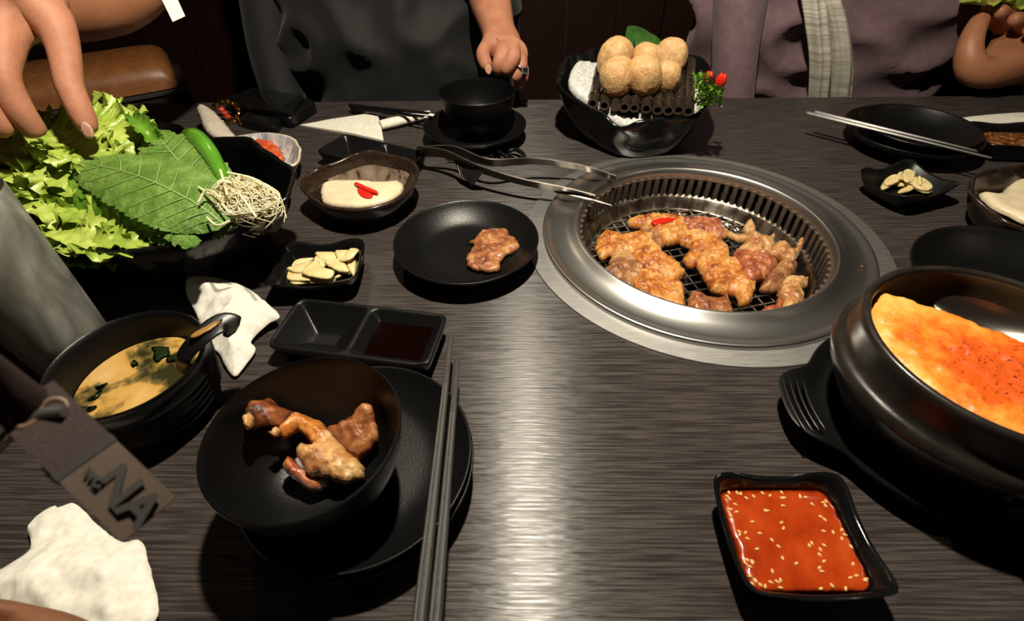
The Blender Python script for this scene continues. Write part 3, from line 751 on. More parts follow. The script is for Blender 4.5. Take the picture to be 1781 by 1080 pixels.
# ------------------------------------------------------------------ stone pot and its holder
PC = Vector((0.331, 0.2245, 0))
pot = empty('stone_pot', (PC.x, PC.y, 0.012), 'black stoneware pot of steamed egg on a plastic holder', 'pot')
potp = round_prof([(0.050, 0.0), (0.060, 0.0006), (0.068, 0.006), (0.078, 0.022), (0.0870, 0.038), (0.0925, 0.050), (0.0935, 0.0555), (0.0915, 0.0600), (0.0880, 0.0625), (0.0860, 0.0665), (0.0855, 0.0760), (0.0860, 0.0845), (0.0850, 0.0880), (0.0825, 0.0892),
      (0.0800, 0.0875), (0.0792, 0.0800), (0.0790, 0.0600), (0.0740, 0.035), (0.06, 0.014), (0.03, 0.010)], 3)
lathe('pot_body', [(0, 0.0)] + potp + [(0, 0.010)], None, pot, n=112, mats=[M['pot'], M['pot_in']], split=3*14+2)
ho = empty('pot_holder', (PC.x, PC.y, 0), 'black plastic holder with ribbed ears under the stone pot', 'holder')
EA = math.radians(174)
def hmod(th, r, z):
    k = 0
    for a in (EA, EA-math.pi):
        dth = (th-a+math.pi) % (2*math.pi)-math.pi
        k += math.exp(-(dth/0.36)**4)
    ex = 0.024*k*max(0, (r-0.080)/0.014) if r > 0.08 else 0
    return ((r+ex)*math.cos(th), (r+ex)*math.sin(th), z + (0.004*k*max(0, (r-0.086)/0.008) if r > 0.086 else 0))
lathe('tray', [(0, 0.002), (0.07, 0.002), (0.072, 0), (0.078, 0), (0.083, 0.004), (0.089, 0.012), (0.093, 0.0185), (0.0945, 0.0215), (0.0935, 0.0228), (0.0905, 0.0215), (0.084, 0.013), (0.079, 0.0105), (0.0, 0.0105)], M['black_plastic'], ho, n=140, mod=hmod, sharp=50)
for k in range(4):
    a0 = EA+0.02; r = 0.0985+0.0055*k
    pts = [(r*math.cos(a), r*math.sin(a), 0.0250+0.0008*math.cos((a-a0)*3)+0.0006*k-0.001) for a in np.linspace(a0-0.24, a0+0.24, 12)]
    Mesh().tube(pts, [0.0006]+[0.0014]*10+[0.0006], 8).build('rib', M['black_plastic'], ho)
# egg custard
e0, e1 = A(1575, 517, 0.088)-PC, A(1781, 594, 0.088)-PC; ed = (e1-e0); ed.z = 0; en = Vector((-ed.y, ed.x, 0)).normalized(); eo = en.dot(e0)
eg = []
for a in np.linspace(0, 2*math.pi, 37)[:-1]:
    u = en.x*math.cos(a)+en.y*math.sin(a); r = 0.0785
    if u > 0.05: r = min(r, (eo+0.0015*math.sin(9*a))/u)
    eg.append((r*math.cos(a), r*math.sin(a)))
EO = Vector((-0.001, -0.020, 0)); eg = [(x-EO.x, y-EO.y) for x, y in eg]
egg = patty('steamed_egg', eg, 0.017, M['egg'], 'orange steamed egg with red chili and pepper on top, in the stone pot', 'egg', loc=(PC.x+EO.x, PC.y+EO.y, 0.0765), step=0.0028, lump=0.30, lump_s=80, edge=0.014, jag=0.0012, seed=4)
# steel spoon standing in the pot behind the egg
spn = empty('steel_spoon', A(1722, 552, 0.088), 'stainless spoon tucked between the egg and the wall of the stone pot', 'spoon')
v = []; f = []; nu, nv = 24, 12
for i in range(nu+1):
    s = i/nu; x = -0.033+0.066*s; w = 0.0175*math.sqrt(max(0.0, 1-(abs(2*s-1))**2.3))
    for j in range(nv+1):
        y = -w+2*w*j/nv; z = 0.008*(1-(2*s-1)**2)*(-1+((y/(w+1e-6))**2)*0.95)
        v.append((x, y, z))
for i in range(nu):
    for j in range(nv): f.append((i*(nv+1)+j, (i+1)*(nv+1)+j, (i+1)*(nv+1)+j+1, i*(nv+1)+j+1))
nb = len(v); v += [(x, y, z-0.0011) for x, y, z in v]; f += [tuple(k+nb for k in reversed(q)) for q in f]
o = link('spoon_bowl', v, f, M['silver'], spn, 60); o.rotation_euler = (math.radians(32), 0, math.atan2(ed.y, ed.x)); o.location = en*0.000 + Vector((0, 0, -0.006))
dx = ed.normalized()
hh = Mesh().tube([dx*0.030+en*0.004, dx*0.045+en*0.003+Vector((0, 0, 0.004)), dx*0.075+Vector((0, 0, 0.016)), dx*0.13-en*0.01+Vector((0, 0, 0.036))], [0.0035, 0.003, 0.003, 0.0045], 8, squash=0.45).build('handle', M['silver'], spn)

# ------------------------------------------------------------------ wavy bowls
def rim_px(pts): return [A(x, y, z) for x, y, z in pts]
# the big lettuce bowl
LB = Vector((-0.395, 0.500, 0))
rim = rim_px([(515, 315, .088), (500, 345, .085), (468, 372, .080), (430, 392, .081), (370, 414, .079), (320, 428, .078), (255, 437, .076), (190, 439, .078), (120, 432, .077)])
rim += [Vector((-0.505, 0.395, 0.075)), Vector((-0.555, 0.46, 0.082)), Vector((-0.560, 0.54, 0.085)), Vector((-0.515, 0.61, 0.082)), Vector((-0.44, 0.645, 0.088))]
rim += rim_px([(345, 240, .093), (430, 241, .105), (468, 262, .103), (492, 280, .095), (512, 293, .090)])
lbw = loft_bowl('salad_bowl', rim, LB + Vector((0.005, -0.005, 0)), 0.062, M['black_gloss'], thick=0.006, n=144, bulge=0.62, vpow=1.45, lumps=0.004); tag(lbw, 'large wavy-rimmed black bowl piled with lettuce and perilla leaves', 'bowl')
# the scallop bowl
SC = Vector((0.196, 0.752, 0))
rim = rim_px([(1075, 223, .050), (1115, 214, .060), (1160, 208, .061), (1200, 206, .063), (1228, 188, .070), (1246, 150, .078), (1228, 108, .086), (1196, 96, .087), (1100, 92, .084), (1042, 82, .092), (1018, 93, .090), (985, 100, .091), (969, 132, .086), (974, 158, .078), (1010, 182, .068), (1045, 200, .062)])
scallop_rim = list(rim)
scb = loft_bowl('serving_bowl', rim, SC, 0.050, M['black_gloss'], thick=0.006, n=128, bulge=0.60, vpow=1.4, lumps=0.004, seed=9); tag(scb, 'wavy-rimmed glossy black bowl of scallop balls on ice', 'bowl')
# brown bowls with cream sauce
CB = Vector((-0.1935, 0.583, 0))
rim = rim_px([(727, 292, .040), (722, 320, .038), (690, 350, .036), (640, 366, .036), (590, 366, .035), (556, 358, .032), (526, 332, .036), (528, 310, .040), (556, 292, .043), (590, 280, .044), (620, 267, .048), (650, 263, .048), (690, 272, .045), (715, 278, .043)])
cb = loft_bowl('cream_bowl', rim, CB + Vector((0, -0.004, 0)), 0.036, None, thick=0.005, n=96, bulge=0.55, vpow=1.5, mats=[M['brown_glaze'], M['brown_glaze'], M['brown_inner']], patch=(28, 158, 3, 11), lumps=0.003, seed=5); tag(cb, 'wavy brown bowl of cream sauce topped with red chili slices', 'bowl')
cr_ol, cc = px_outline([(558, 318), (575, 312), (620, 311), (665, 314), (695, 312), (702, 326), (680, 345), (640, 356), (590, 357), (562, 350), (556, 335)], 0.025)
patty('cream_sauce', cr_ol, 0.008, M['cream'], 'pool of pale cream sauce in the brown bowl on the left', 'sauce', loc=(cc.x, cc.y, 0.018), step=0.004, lump=0.15, lump_s=25, seed=2, jag=0.001)
for k, (pts, lb) in enumerate((([(621, 326), (630, 327), (640, 331), (648, 337), (645, 343), (632, 342), (623, 335)], 'short red chili ring under the long strip on the cream sauce'), ([(616, 319), (621, 316), (638, 323), (656, 331), (655, 336), (636, 330)], 'long red chili strip lying on the cream sauce'))):
    ol, c = px_outline(pts, 0.028+0.002*k)
    patty('chili_slice', ol, 0.0026, M['chili_red'], lb, 'chili', 'red chili slices on the cream sauce', loc=(c.x, c.y, 0.0255+0.0022*k), step=0.0016, jag=0.0001, lump=0.1)
CB2 = Vector((0.615, 0.498, 0))
rim = rim_px([(1686, 318, .046), (1690, 340, .044), (1712, 362, .040), (1745, 384, .038), (1781, 400, .036), (1830, 412, .036)]) + [Vector((0.690, 0.475, .038)), Vector((0.700, 0.54, .044))] + rim_px([(1800, 283, .046), (1760, 291, .047), (1720, 296, .048), (1694, 304, .048)])
cb2 = loft_bowl('cream_bowl', rim, CB2, 0.036, None, thick=0.005, n=96, bulge=0.55, vpow=1.5, mats=[M['brown_glaze'], M['brown_glaze']], lumps=0.003, seed=7); tag(cb2, 'wavy brown bowl of cream sauce cut off by the right edge', 'bowl')
cr_ol, cc = px_outline([(1706, 330), (1740, 333), (1762, 312), (1790, 300), (1830, 320), (1840, 370), (1800, 385), (1760, 370), (1725, 352)], 0.030)
patty('cream_sauce', cr_ol, 0.010, M['cream'], 'pale cream sauce in the brown bowl at the right edge', 'sauce', loc=(cc.x, cc.y, 0.021), step=0.004, lump=0.2, lump_s=25, seed=3, jag=0.001)
# kimchi dish, pale blue brushed glaze
KB = Vector((-0.352, 0.676, 0))
rim = rim_px([(525, 262, .030), (519, 282, .028), (500, 292, .027)]) + [Vector((-0.345, 0.620, .026)), Vector((-0.400, 0.640, .027))] + rim_px([(388, 248, .030), (405, 240, .032), (440, 234, .034), (468, 232, .034), (498, 236, .033), (514, 243, .032), (520, 252, .031)])
kb = loft_bowl('kimchi_dish', rim, KB + Vector((0, 0, 0)), 0.026, None, thick=0.004, n=96, bulge=0.6, vpow=1.3, mats=[M['cream_glaze'], M['blueware']], lumps=0.002, seed=8); tag(kb, 'small wavy pale-blue dish of kimchi behind the lettuce bowl', 'dish')
# ------------------------------------------------------------------ meat on the grate
def crop(pts, ox, oy, s): return [(ox+x/s, oy+y/s) for x, y in pts]
CA = lambda pts: crop(pts, 1000, 340, 4.908)
CBx = lambda pts: crop(pts, 1200, 340, 4.908)
MZ = GZ + 0.0022
def meat_piece(pts, m, label, thick=0.012, seed=1, z=MZ, lump=0.42, name='meat_piece', group=None, dz=0.0, rot=(0, 0, 0), step=0.0018):
    ol, c = px_outline(pts, z + dz + thick*0.55); ol = [(x*1.16, y*1.18) for x, y in ol]
    return patty(name, ol, thick, M[m], label, 'meat', group, loc=(c.x, c.y, z+dz), rot=rot, step=step, lump=lump*1.15, lump_s=120, seed=seed, edge=thick*0.8, jag=0.0022)
GG = 'meat pieces grilling on the roaster'
G_ = lambda *a, **k: meat_piece(*a, group=GG, **k)
G_(CA([(205, 430), (240, 350), (300, 315), (400, 345), (520, 325), (620, 345), (640, 380), (560, 450), (480, 490), (400, 470), (330, 490), (250, 515)]), 'meat_gold', 'golden rolled chicken piece at the far left of the grate', 0.015, 1)
G_(CA([(330, 500), (380, 480), (450, 490), (520, 540), (570, 600), (560, 680), (500, 750), (440, 775), (350, 710), (320, 680), (250, 640), (300, 600)]), 'meat_grey', 'grey-brown meat piece at the left front of the grate', 0.012, 2)
G_(CA([(530, 520), (590, 430), (650, 390), (720, 460), (780, 520), (850, 560), (910, 640), (860, 690), (760, 690), (680, 640), (600, 620)]), 'meat_gold', 'glazed golden piece between the rolled chicken and the big bubbly front piece', 0.014, 4, dz=0.003)
G_(CA([(540, 690), (600, 640), (680, 630), (760, 690), (840, 710), (900, 770), (910, 860), (905, 960), (820, 950), (700, 910), (600, 860), (540, 800)]), 'meat_gold', 'large bubbly golden piece at the front left rim of the roaster', 0.012, 3)
G_(CA([(570, 290), (640, 270), (720, 300), (760, 330), (750, 410), (700, 460), (650, 440), (640, 370)]), 'meat_grey', 'small brown lump under the piece with the red pepper strip', 0.014, 31)
G_(CA([(480, 230), (540, 200), (650, 180), (760, 180), (870, 190), (930, 250), (930, 320), (870, 370), (760, 390), (700, 330), (640, 290), (600, 270), (530, 260)]), 'meat_gold', 'golden piece at the back of the grate with a red pepper strip on it', 0.016, 5, dz=0.002)
ol, c = px_outline(CA([(655, 215), (700, 197), (790, 185), (865, 192), (860, 205), (800, 225), (690, 248), (665, 240)]), MZ+0.020)
patty('pepper_strip', ol, 0.0035, M['chili_red'], 'bright red pepper strip on the back piece of grilling meat', 'pepper', loc=(c.x, c.y, MZ+0.0175), step=0.0022, jag=0.0003, lump=0.1)
G_(CA([(905, 240), (1000, 205), (1120, 210), (1220, 230), (1250, 290), (1230, 360), (1150, 350), (1060, 330), (980, 300)]), 'meat_pink', 'pinkish rolled meat slice at the back centre of the grate', 0.018, 6)
G_(CBx([(240, 380), (250, 310), (300, 290), (360, 330), (440, 340), (490, 370), (420, 385), (330, 352), (280, 380)]), 'meat_pale', 'narrow pale strip between the pink slice and the curly pieces', 0.010, 16)
G_(CA([(905, 400), (960, 330), (1050, 320), (1150, 350), (1230, 400), (1280, 450), (1290, 520), (1200, 570), (1090, 540), (1050, 580), (990, 580), (940, 520), (1000, 450)]), 'meat_gold', 'glazed piece with a folded pale edge in the centre of the grate', 0.015, 7)
G_(CBx([(80, 570), (150, 520), (260, 570), (330, 550), (420, 580), (440, 640), (480, 720), (530, 740), (520, 800), (490, 880), (410, 890), (380, 830), (280, 810), (200, 780), (150, 700), (110, 630)]), 'meat_gold', 'large knobbly orange-brown piece at the front centre of the grate', 0.017, 8, dz=0.001)
G_(CBx([(20, 850), (90, 840), (160, 870), (240, 880), (290, 845), (320, 900), (335, 1015), (200, 1030), (60, 1010), (10, 970)]), 'meat_beef', 'small square brown piece by the front lip of the roaster', 0.012, 9)
G_(CBx([(430, 440), (480, 390), (490, 330), (470, 280), (520, 230), (560, 280), (570, 340), (640, 360), (700, 330), (700, 400), (680, 470), (620, 510), (520, 490)]), 'meat_pale', 'curly pale piece with a knobbly tip standing at the back right', 0.020, 11)
G_(CBx([(690, 470), (760, 410), (840, 430), (880, 470), (900, 410), (930, 380), (960, 410), (930, 490), (890, 550), (900, 600), (840, 540), (760, 530), (700, 510)]), 'meat_pale', 'pale piece with a thin curled tail at the right of the grate', 0.018, 12)
G_(CBx([(620, 770), (650, 700), (720, 620), (800, 560), (860, 580), (900, 600), (870, 670), (800, 740), (740, 790), (660, 790)]), 'meat_grey', 'greyish folded piece leaning on the pink-brown slice', 0.017, 13)
G_(CBx([(400, 490), (480, 490), (560, 500), (640, 520), (720, 570), (700, 610), (640, 680), (540, 700), (470, 670), (430, 600)]), 'meat_pink', 'oval pink-brown slice in the middle of the right-hand meat heap', 0.017, 10, dz=0.004)
G_(CBx([(770, 810), (820, 720), (920, 710), (1000, 730), (990, 780), (960, 800), (970, 880), (920, 940), (830, 960), (800, 880)]), 'meat_pale', 'pale square piece at the far right front of the grate', 0.018, 14)
G_(CBx([(610, 990), (650, 950), (730, 930), (750, 870), (800, 870), (790, 930), (780, 980), (700, 1005)]), 'meat_pink', 'small ragged scrap by the right front lip of the roaster', 0.010, 15)
# crumb on the ring
cp_ = patty('meat_crumb', [(0.003*math.cos(a), 0.0009*math.sin(a)) for a in np.linspace(0, 6.28, 9)[:-1]], 0.001, M['meat_pale'], 'tiny pale crumb lying on the right side of the steel ring', 'crumb', loc=A(1500, 464, 0.0052), rot=(0, 0, -0.5), step=0.0012, jag=0)
# beef on the side plate
meat_piece(crop([(800, 470), (860, 465), (900, 410), (960, 380), (1110, 375), (1140, 420), (1200, 460), (1220, 510), (1170, 550), (1110, 580), (1070, 640), (1070, 680), (1000, 700), (900, 690), (820, 660), (805, 590), (840, 540), (862, 492)], 660, 330, 5.143),
           'meat_beef', 'seared brown beef slice with sesame on the round side plate', 0.007, 21, z=0.0062, lump=0.5, rot=(0, 0, 0))
# meat in the bowl: beef first, chicken leg piece over it
Z0 = 0.030
C4 = lambda pts: crop(pts, 400, 670, 5.143)
zb = lambda x, y: float(np.interp(y, [695, 740, 795], [0.058, 0.048, 0.036]))
ol, c, sl = px_outline3(C4([(940, 330), (1060, 270), (1120, 200), (1200, 140), (1275, 185), (1285, 290), (1325, 400), (1315, 500), (1235, 585), (1110, 640), (1000, 560), (900, 450), (850, 380)]), zb)
patty('beef_slice', ol, 0.008, M['meat_beef'], 'seared brown beef slice at the right side of the near bowl', 'meat', loc=(c.x, c.y, c.z-0.005), step=0.0022, lump=0.5, lump_s=130, seed=22, jag=0.002, top=sl)
ck = empty('chicken_piece', A(600, 775, 0.03), 'grilled chicken piece with a charred end in the near bowl', 'meat')
zc = lambda x, y: float(np.interp(x, [415, 470, 520, 560, 600, 640], [0.076, 0.062, 0.051, 0.044, 0.039, 0.037]))
def ckpart(nm, pts, dz, th, m, seed, lab=None):
    ol, c, sl = px_outline3(C4(pts), lambda x, y: zc(x, y)+dz)
    o = patty(nm, ol, th, M[m], lab, parent=ck, loc=Vector((c.x, c.y, c.z-th*0.6))-ck.location, step=0.0020, lump=0.5, lump_s=110, seed=seed, jag=0.0018, edge=th*0.9, top=sl)
ckpart('charred_end', [(105, 300), (135, 160), (230, 125), (370, 105), (450, 180), (560, 220), (640, 270), (610, 340), (460, 355), (300, 355), (180, 368)], 0.0, 0.015, 'char', 41, 'charred dark brown end of the chicken piece')
ckpart('bone_end', [(92, 310), (120, 240), (170, 225), (220, 290), (200, 355), (130, 375)], 0.004, 0.013, 'meat_pale', 45, 'pale knuckle of the charred end')
ckpart('middle', [(420, 360), (560, 220), (680, 250), (800, 300), (900, 390), (970, 520), (860, 570), (740, 530), (690, 475), (600, 390), (480, 450), (430, 445)], 0.0, 0.017, 'meat_gold', 42)
ckpart('breast', [(570, 560), (640, 495), (720, 525), (760, 430), (880, 400), (1000, 510), (1110, 620), (1195, 700), (1190, 795), (1080, 840), (960, 855), (850, 800), (700, 780), (640, 700)], 0.001, 0.020, 'meat_pale', 43, 'pale juicy side of the chicken piece')
ckpart('skin_fold', [(450, 680), (490, 612), (560, 635), (640, 735), (760, 755), (860, 795), (895, 860), (820, 932), (700, 918), (600, 858), (515, 785)], -0.010, 0.015, 'meat_pink', 44, 'brown rolled skin edge of the chicken piece')
ckpart('bone_tip', [(335, 400), (390, 360), (445, 368), (455, 425), (370, 445)], 0.002, 0.009, 'meat_pale', 46)

# ------------------------------------------------------------------ garlic
CG = lambda pts: crop(pts, 440, 400, 6.75)
GLAB = ('flat on the bottom at the front centre', 'lowest at the front left edge of the heap', 'lying alone at the front right', 'thin and edge-on under the middle of the heap', 'pointing farthest left', 'small and upright at the right inner wall',
        'long and white standing near the right wall', 'broad and rectangular at the back left', 'long and lying in the middle left', 'rounded at the very centre of the heap', 'large on top at the front of the heap', 'with a tan face right of the centre', 'oval at the back centre', 'round behind the slanting right one', 'slanting up to the back right corner')
GLAB2 = ('low at the middle of the heap', 'low at the front centre', 'low at the front right', 'flat and thin at the left centre', 'at the lower left', 'large and round at the far left', 'upright beside the round left one', 'oval on top of the middle', 'highest at the back centre', 'thin and upright at the back', 'broad at the right end', 'small and tilted up at right', 'long and thin across the middle')
for i, (pts, z, rx, ry) in enumerate((
    ([(630, 610), (640, 570), (800, 540), (940, 560), (920, 600), (780, 612)], .0050, 0, 0), ([(400, 560), (480, 560), (640, 590), (620, 615), (470, 625)], .0050, 0, 0),
    ([(950, 540), (1030, 515), (1040, 530), (970, 558)], .0050, 0, 0), ([(940, 465), (1040, 465), (1140, 490), (1120, 512), (1000, 497)], .0052, 0, 0),
    ([(330, 470), (420, 450), (560, 490), (660, 570), (560, 580), (400, 560)], .0078, 5, -4), ([(1200, 400), (1250, 350), (1300, 330), (1260, 420), (1250, 490)], .0075, 0, -8),
    ([(1090, 370), (1190, 320), (1200, 420), (1200, 520), (1140, 480)], .0080, 0, 6), ([(420, 310), (690, 260), (715, 320), (600, 370), (420, 410)], .0080, 5, 2),
    ([(410, 440), (560, 400), (680, 370), (720, 400), (620, 470), (500, 480)], .0105, 4, 0), ([(720, 330), (760, 310), (850, 370), (800, 430), (720, 400)], .0110, 0, 5),
    ([(590, 490), (680, 400), (760, 380), (800, 430), (930, 470), (880, 540), (720, 530)], .0135, 5, 0), ([(850, 380), (930, 350), (1020, 350), (1090, 410), (1100, 465), (960, 450)], .0115, 6, 0),
    ([(730, 250), (800, 225), (900, 235), (960, 270), (990, 320), (870, 345), (770, 310)], .0120, 5, 3), ([(970, 240), (1030, 195), (1100, 195), (1140, 220), (1100, 290), (1030, 340), (980, 290)], .0135, 5, 0),
    ([(1030, 330), (1060, 290), (1150, 210), (1230, 160), (1295, 200), (1230, 250), (1150, 320)], .0155, 3, -5))):
    ol, c = px_outline(CG(pts), z+0.002); ol = [(x*1.14, y*1.22) for x, y in ol]
    patty('garlic_slice', ol, 0.0026, M['garlic'], 'garlic slice '+GLAB[i]+' in the left square dish', 'garlic', 'garlic slices in the left square dish', loc=(c.x, c.y, z), rot=(math.radians(rx), math.radians(ry), 0), step=0.0022, jag=0.0003, lump=0.08, seed=i, edge=0.0012)
for i, (x, y, rx, ry, an, z) in enumerate(((400, 500, 55, 18, 0, .006), (470, 520, 60, 18, .2, .006), (560, 520, 60, 22, .3, .007), (420, 545, 50, 14, -.3, .006), (300, 500, 45, 22, -.6, .007), (270, 455, 42, 38, .3, .010),
                                            (335, 455, 16, 40, -.3, .012), (415, 460, 60, 22, -.1, .011), (500, 440, 36, 34, .4, .013), (545, 445, 12, 26, .2, .013), (585, 495, 62, 24, .3, .010), (618, 462, 10, 24, -.5, .013), (470, 495, 52, 14, .1, .011))):
    pts = [(1460+(x+rx*math.cos(a)*math.cos(an)-ry*math.sin(a)*math.sin(an))/3.6, 180+(y+rx*math.cos(a)*math.sin(an)+ry*math.sin(a)*math.cos(an))/3.6) for a in np.linspace(0, 2*math.pi, 10)[:-1]]
    ol, c = px_outline(pts, z+0.002)
    if max(abs(q[1]) for q in ol) > 0.016: ol = [(px, py*0.6) for px, py in ol]
    lc = Matrix.Rotation(-math.radians(19), 3, 'Z')@(c-GD2); lc.x = max(-0.031, min(0.031, lc.x)); lc.y = max(-0.021, min(0.021, lc.y)); c = GD2 + Matrix.Rotation(math.radians(19), 3, 'Z')@lc
    z += 0.003; ol = [(px*1.25, py*1.2) for px, py in ol]
    patty('garlic_slice', ol, 0.0026, M['garlic'], 'garlic slice '+GLAB2[i]+' in the far right square dish', 'garlic', 'garlic slices in the right square dish', loc=(c.x, c.y, z), rot=(math.radians(8), math.radians((i*37) % 13-6), 0), step=0.0022, jag=0.0003, lump=0.08, seed=40+i, edge=0.0012)

# ------------------------------------------------------------------ red sauce with sesame
RS = SDC + Vector((0, 0, 0.0150))
ol = []
for k in range(48):
    th = 2*math.pi*k/48; r = rr_radius(th, 0.0382, 0.0330, 10); ol.append((r*math.cos(th), r*math.sin(th)))
rs = patty('red_chili_sauce', ol, 0.0022, M['red_sauce'], 'glossy orange-red chili sauce sprinkled with sesame in the near right dish', 'sauce', loc=RS, rot=(0, 0, math.radians(-1)), step=0.0035, lump=0.0, jag=0, edge=0.0015)
rs['label'] = 'glossy orange-red chili sauce sprinkled with sesame in the near right dish'
rnd = random.Random(9); sm = None
for k in range(82):
    if k < 52:
        side = rnd.randrange(4); e = rnd.uniform(0.80, 0.95); q = rnd.uniform(-0.93, 0.93)
        u, w = ((q, e), (q, -e), (e, q), (-e, q))[side]
    else: u, w = rnd.uniform(-0.8, 0.8), rnd.uniform(-0.8, 0.8)
    if sm is None:
        o = lathe('sesame_seed', [(0, -0.0017), (0.0006, -0.0012), (0.0009, -0.0002), (0.0008, 0.0007), (0.0004, 0.0014), (0, 0.0016)], M['sesame'], rs, n=8); o.data.flip_normals(); sm = o.data
    else:
        o = bpy.data.objects.new('sesame_seed', sm); COL.objects.link(o); o.parent = rs
    o.location = (u*0.0378, w*0.0326, 0.0023); o.rotation_euler = (math.pi/2, rnd.uniform(-0.2, 0.2), rnd.uniform(0, 6.28))

# ------------------------------------------------------------------ leaves
CAMP = Vector((0, 0, CAM_H))
def leaf(name, pts, w, m, label, cat='lettuce', group=None, up=None, nu=84, nv=44, shape=(0.55, 0.55), ruffle=0.0, rfreq=9, cup=0.0, serr=0.0, seed=1, veins=False, ripple=0.0, droop=0.0, quilt=0.0):
    mid = curve_pts([tuple(p) for p in pts], nu); nu = len(mid)-1
    c = Vector(pts[len(pts)//2]); upv = (up or ((CAMP-c).normalized()*0.55 + Vector((0, 0, 0.75)))).normalized()
    v = []; sides = []; nrms = []; wd = []
    for i in range(nu+1):
        u = i/nu
        t = Vector(mid[min(i+1, nu)]-mid[max(i-1, 0)]).normalized(); s = t.cross(upv).normalized(); n = s.cross(t).normalized()
        W = w*((u**shape[0])*((1-u)**shape[1]))/((shape[0]/(shape[0]+shape[1]))**shape[0]*(shape[1]/(shape[0]+shape[1]))**shape[1]) + 0.0006
        sides.append(s); nrms.append(n); wd.append(W)
        for j in range(nv+1):
            q = -1+2*j/nv; a = abs(q)
            ww = W*(1 + (0.10 if ruffle > 0.004 else 0.0)*noise.noise(Vector((u*60, q*1.5, seed)))*(a**3) + serr*((u*26 + (0.5 if q > 0 else 0)) % 1.0 - 0.5)*(a**6))
            ph = seed*2.1 + (1.3 if q > 0 else 0)
            h = cup*W*q*q - droop*(u**2)*a
            h += ruffle*(a**2.2)*(0.60*math.sin(rfreq*6.28*u+ph) + 0.45*math.sin(rfreq*2.3*6.28*u+ph*1.7+a*3) + 0.50*math.sin(rfreq*4.1*6.28*u+ph*0.6)*(a**2))*min(1, u*3)
            h += ripple*noise.noise(Vector((u*7+seed, q*3.2, seed*1.3)))
            if quilt:
                vv = abs(math.sin((u*9.5 - a*2.2)*math.pi)); h += quilt*(vv**0.5)*min(1, a*5)*(1-0.6*a) + quilt*0.6*noise.noise(Vector((u*30, q*12, seed)))
            ins = ruffle*0.9*(a**3)*math.sin(rfreq*1.6*6.28*u+ph*1.2)
            # frilled edge curls back inwards as well as up and down
            v.append(Vector(mid[i]) + s*(q*ww + (-1 if q < 0 else 1)*ins*0.7) + n*h + t*ruffle*0.5*(a**3)*math.sin(rfreq*3.3*6.28*u+ph))
    f = []; W_ = nv+1
    for i in range(nu):
        for j in range(nv): f.append((i*W_+j, i*W_+j+1, (i+1)*W_+j+1, (i+1)*W_+j))
    n0 = len(v); c0 = Vector(pts[0])
    v += [p - nrms[k//W_]*0.0007 for k, p in enumerate(v)]
    f += [tuple(k+n0 for k in reversed(q)) for q in f]
    o = link(name, [p-c0 for p in v], f, m, None, 0); o.location = c0
    tag(o, label, cat, group)
    if veins:
        mb = Mesh(); mj = nv//2
        mb.tube([v[i*W_+mj]-c0+nrms[i]*0.0004 for i in range(0, nu+1, 2)], [0.0010*(1-0.75*i/nu)+0.0002 for i in range(0, nu+1, 2)], 6)
        for i in range(6, nu-8, 8):
            for sg in (-1, 1):
                pts_ = []
                for k in range(mj-1):
                    ii = min(nu, i+int(k*0.55)); pts_.append(v[ii*W_+mj+sg*k]-c0+nrms[ii]*0.0003)
                if len(pts_) > 4:
                    a_, m2, b_ = pts_[0], pts_[len(pts_)//2], pts_[-1]; N_ = len(pts_)-1
                    sm_ = [a_*(1-q)*(1-2*q)+m2*4*q*(1-q)+b_*q*(2*q-1)+nrms[i]*0.0009 for q in (k/N_ for k in range(N_+1))]
                    mb.tube(sm_, [0.00040*(1-0.8*k/len(sm_))+0.0001 for k in range(len(sm_))], 5)
        vo = mb.build('leaf_vein', M['vein'], o); vo['kind'] = 'stuff'
    return o
SG = 'lettuce leaves in the salad bowl'
P = lambda *q: [A(x, y, z) for x, y, z in q]
# dark filling leaves deep in the bowl
rnd = random.Random(3)
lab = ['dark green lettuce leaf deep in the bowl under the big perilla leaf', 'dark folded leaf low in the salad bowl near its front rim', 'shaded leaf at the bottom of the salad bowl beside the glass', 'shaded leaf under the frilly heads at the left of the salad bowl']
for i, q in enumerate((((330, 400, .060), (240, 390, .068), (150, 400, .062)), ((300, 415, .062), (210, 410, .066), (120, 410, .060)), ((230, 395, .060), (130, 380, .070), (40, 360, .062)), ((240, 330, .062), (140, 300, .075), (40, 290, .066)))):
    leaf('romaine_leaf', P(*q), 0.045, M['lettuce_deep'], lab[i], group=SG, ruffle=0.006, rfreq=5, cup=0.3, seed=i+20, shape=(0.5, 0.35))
leaf('frilly_lettuce_leaf', P((235, 325, .080), (120, 275, .108), (30, 238, .112)), 0.048, M['lettuce'], 'frilly pale lettuce leaf at the upper left of the salad bowl', group=SG, ruffle=0.0085, rfreq=7, cup=0.25, seed=1, shape=(0.6, 0.22))
leaf('frilly_lettuce_leaf', P((255, 300, .085), (185, 240, .122), (120, 214, .130)), 0.042, M['lettuce'], 'frilly lettuce leaf pinched between the fingers', group=SG, ruffle=0.0085, rfreq=7, cup=0.2, seed=2, shape=(0.6, 0.2))
leaf('frilly_lettuce_leaf', P((280, 290, .085), (232, 240, .122), (195, 205, .130)), 0.026, M['lettuce'], 'small frilly lettuce leaf right of the pinching thumb', group=SG, ruffle=0.0075, rfreq=4, cup=0.2, seed=3, shape=(0.6, 0.2))
leaf('frilly_lettuce_leaf', P((190, 350, .080), (85, 305, .100), (-20, 262, .100)), 0.046, M['lettuce'], 'frilly lettuce leaf at the left frame edge above the glass', group=SG, ruffle=0.0085, rfreq=7, cup=0.25, seed=4, shape=(0.6, 0.2))
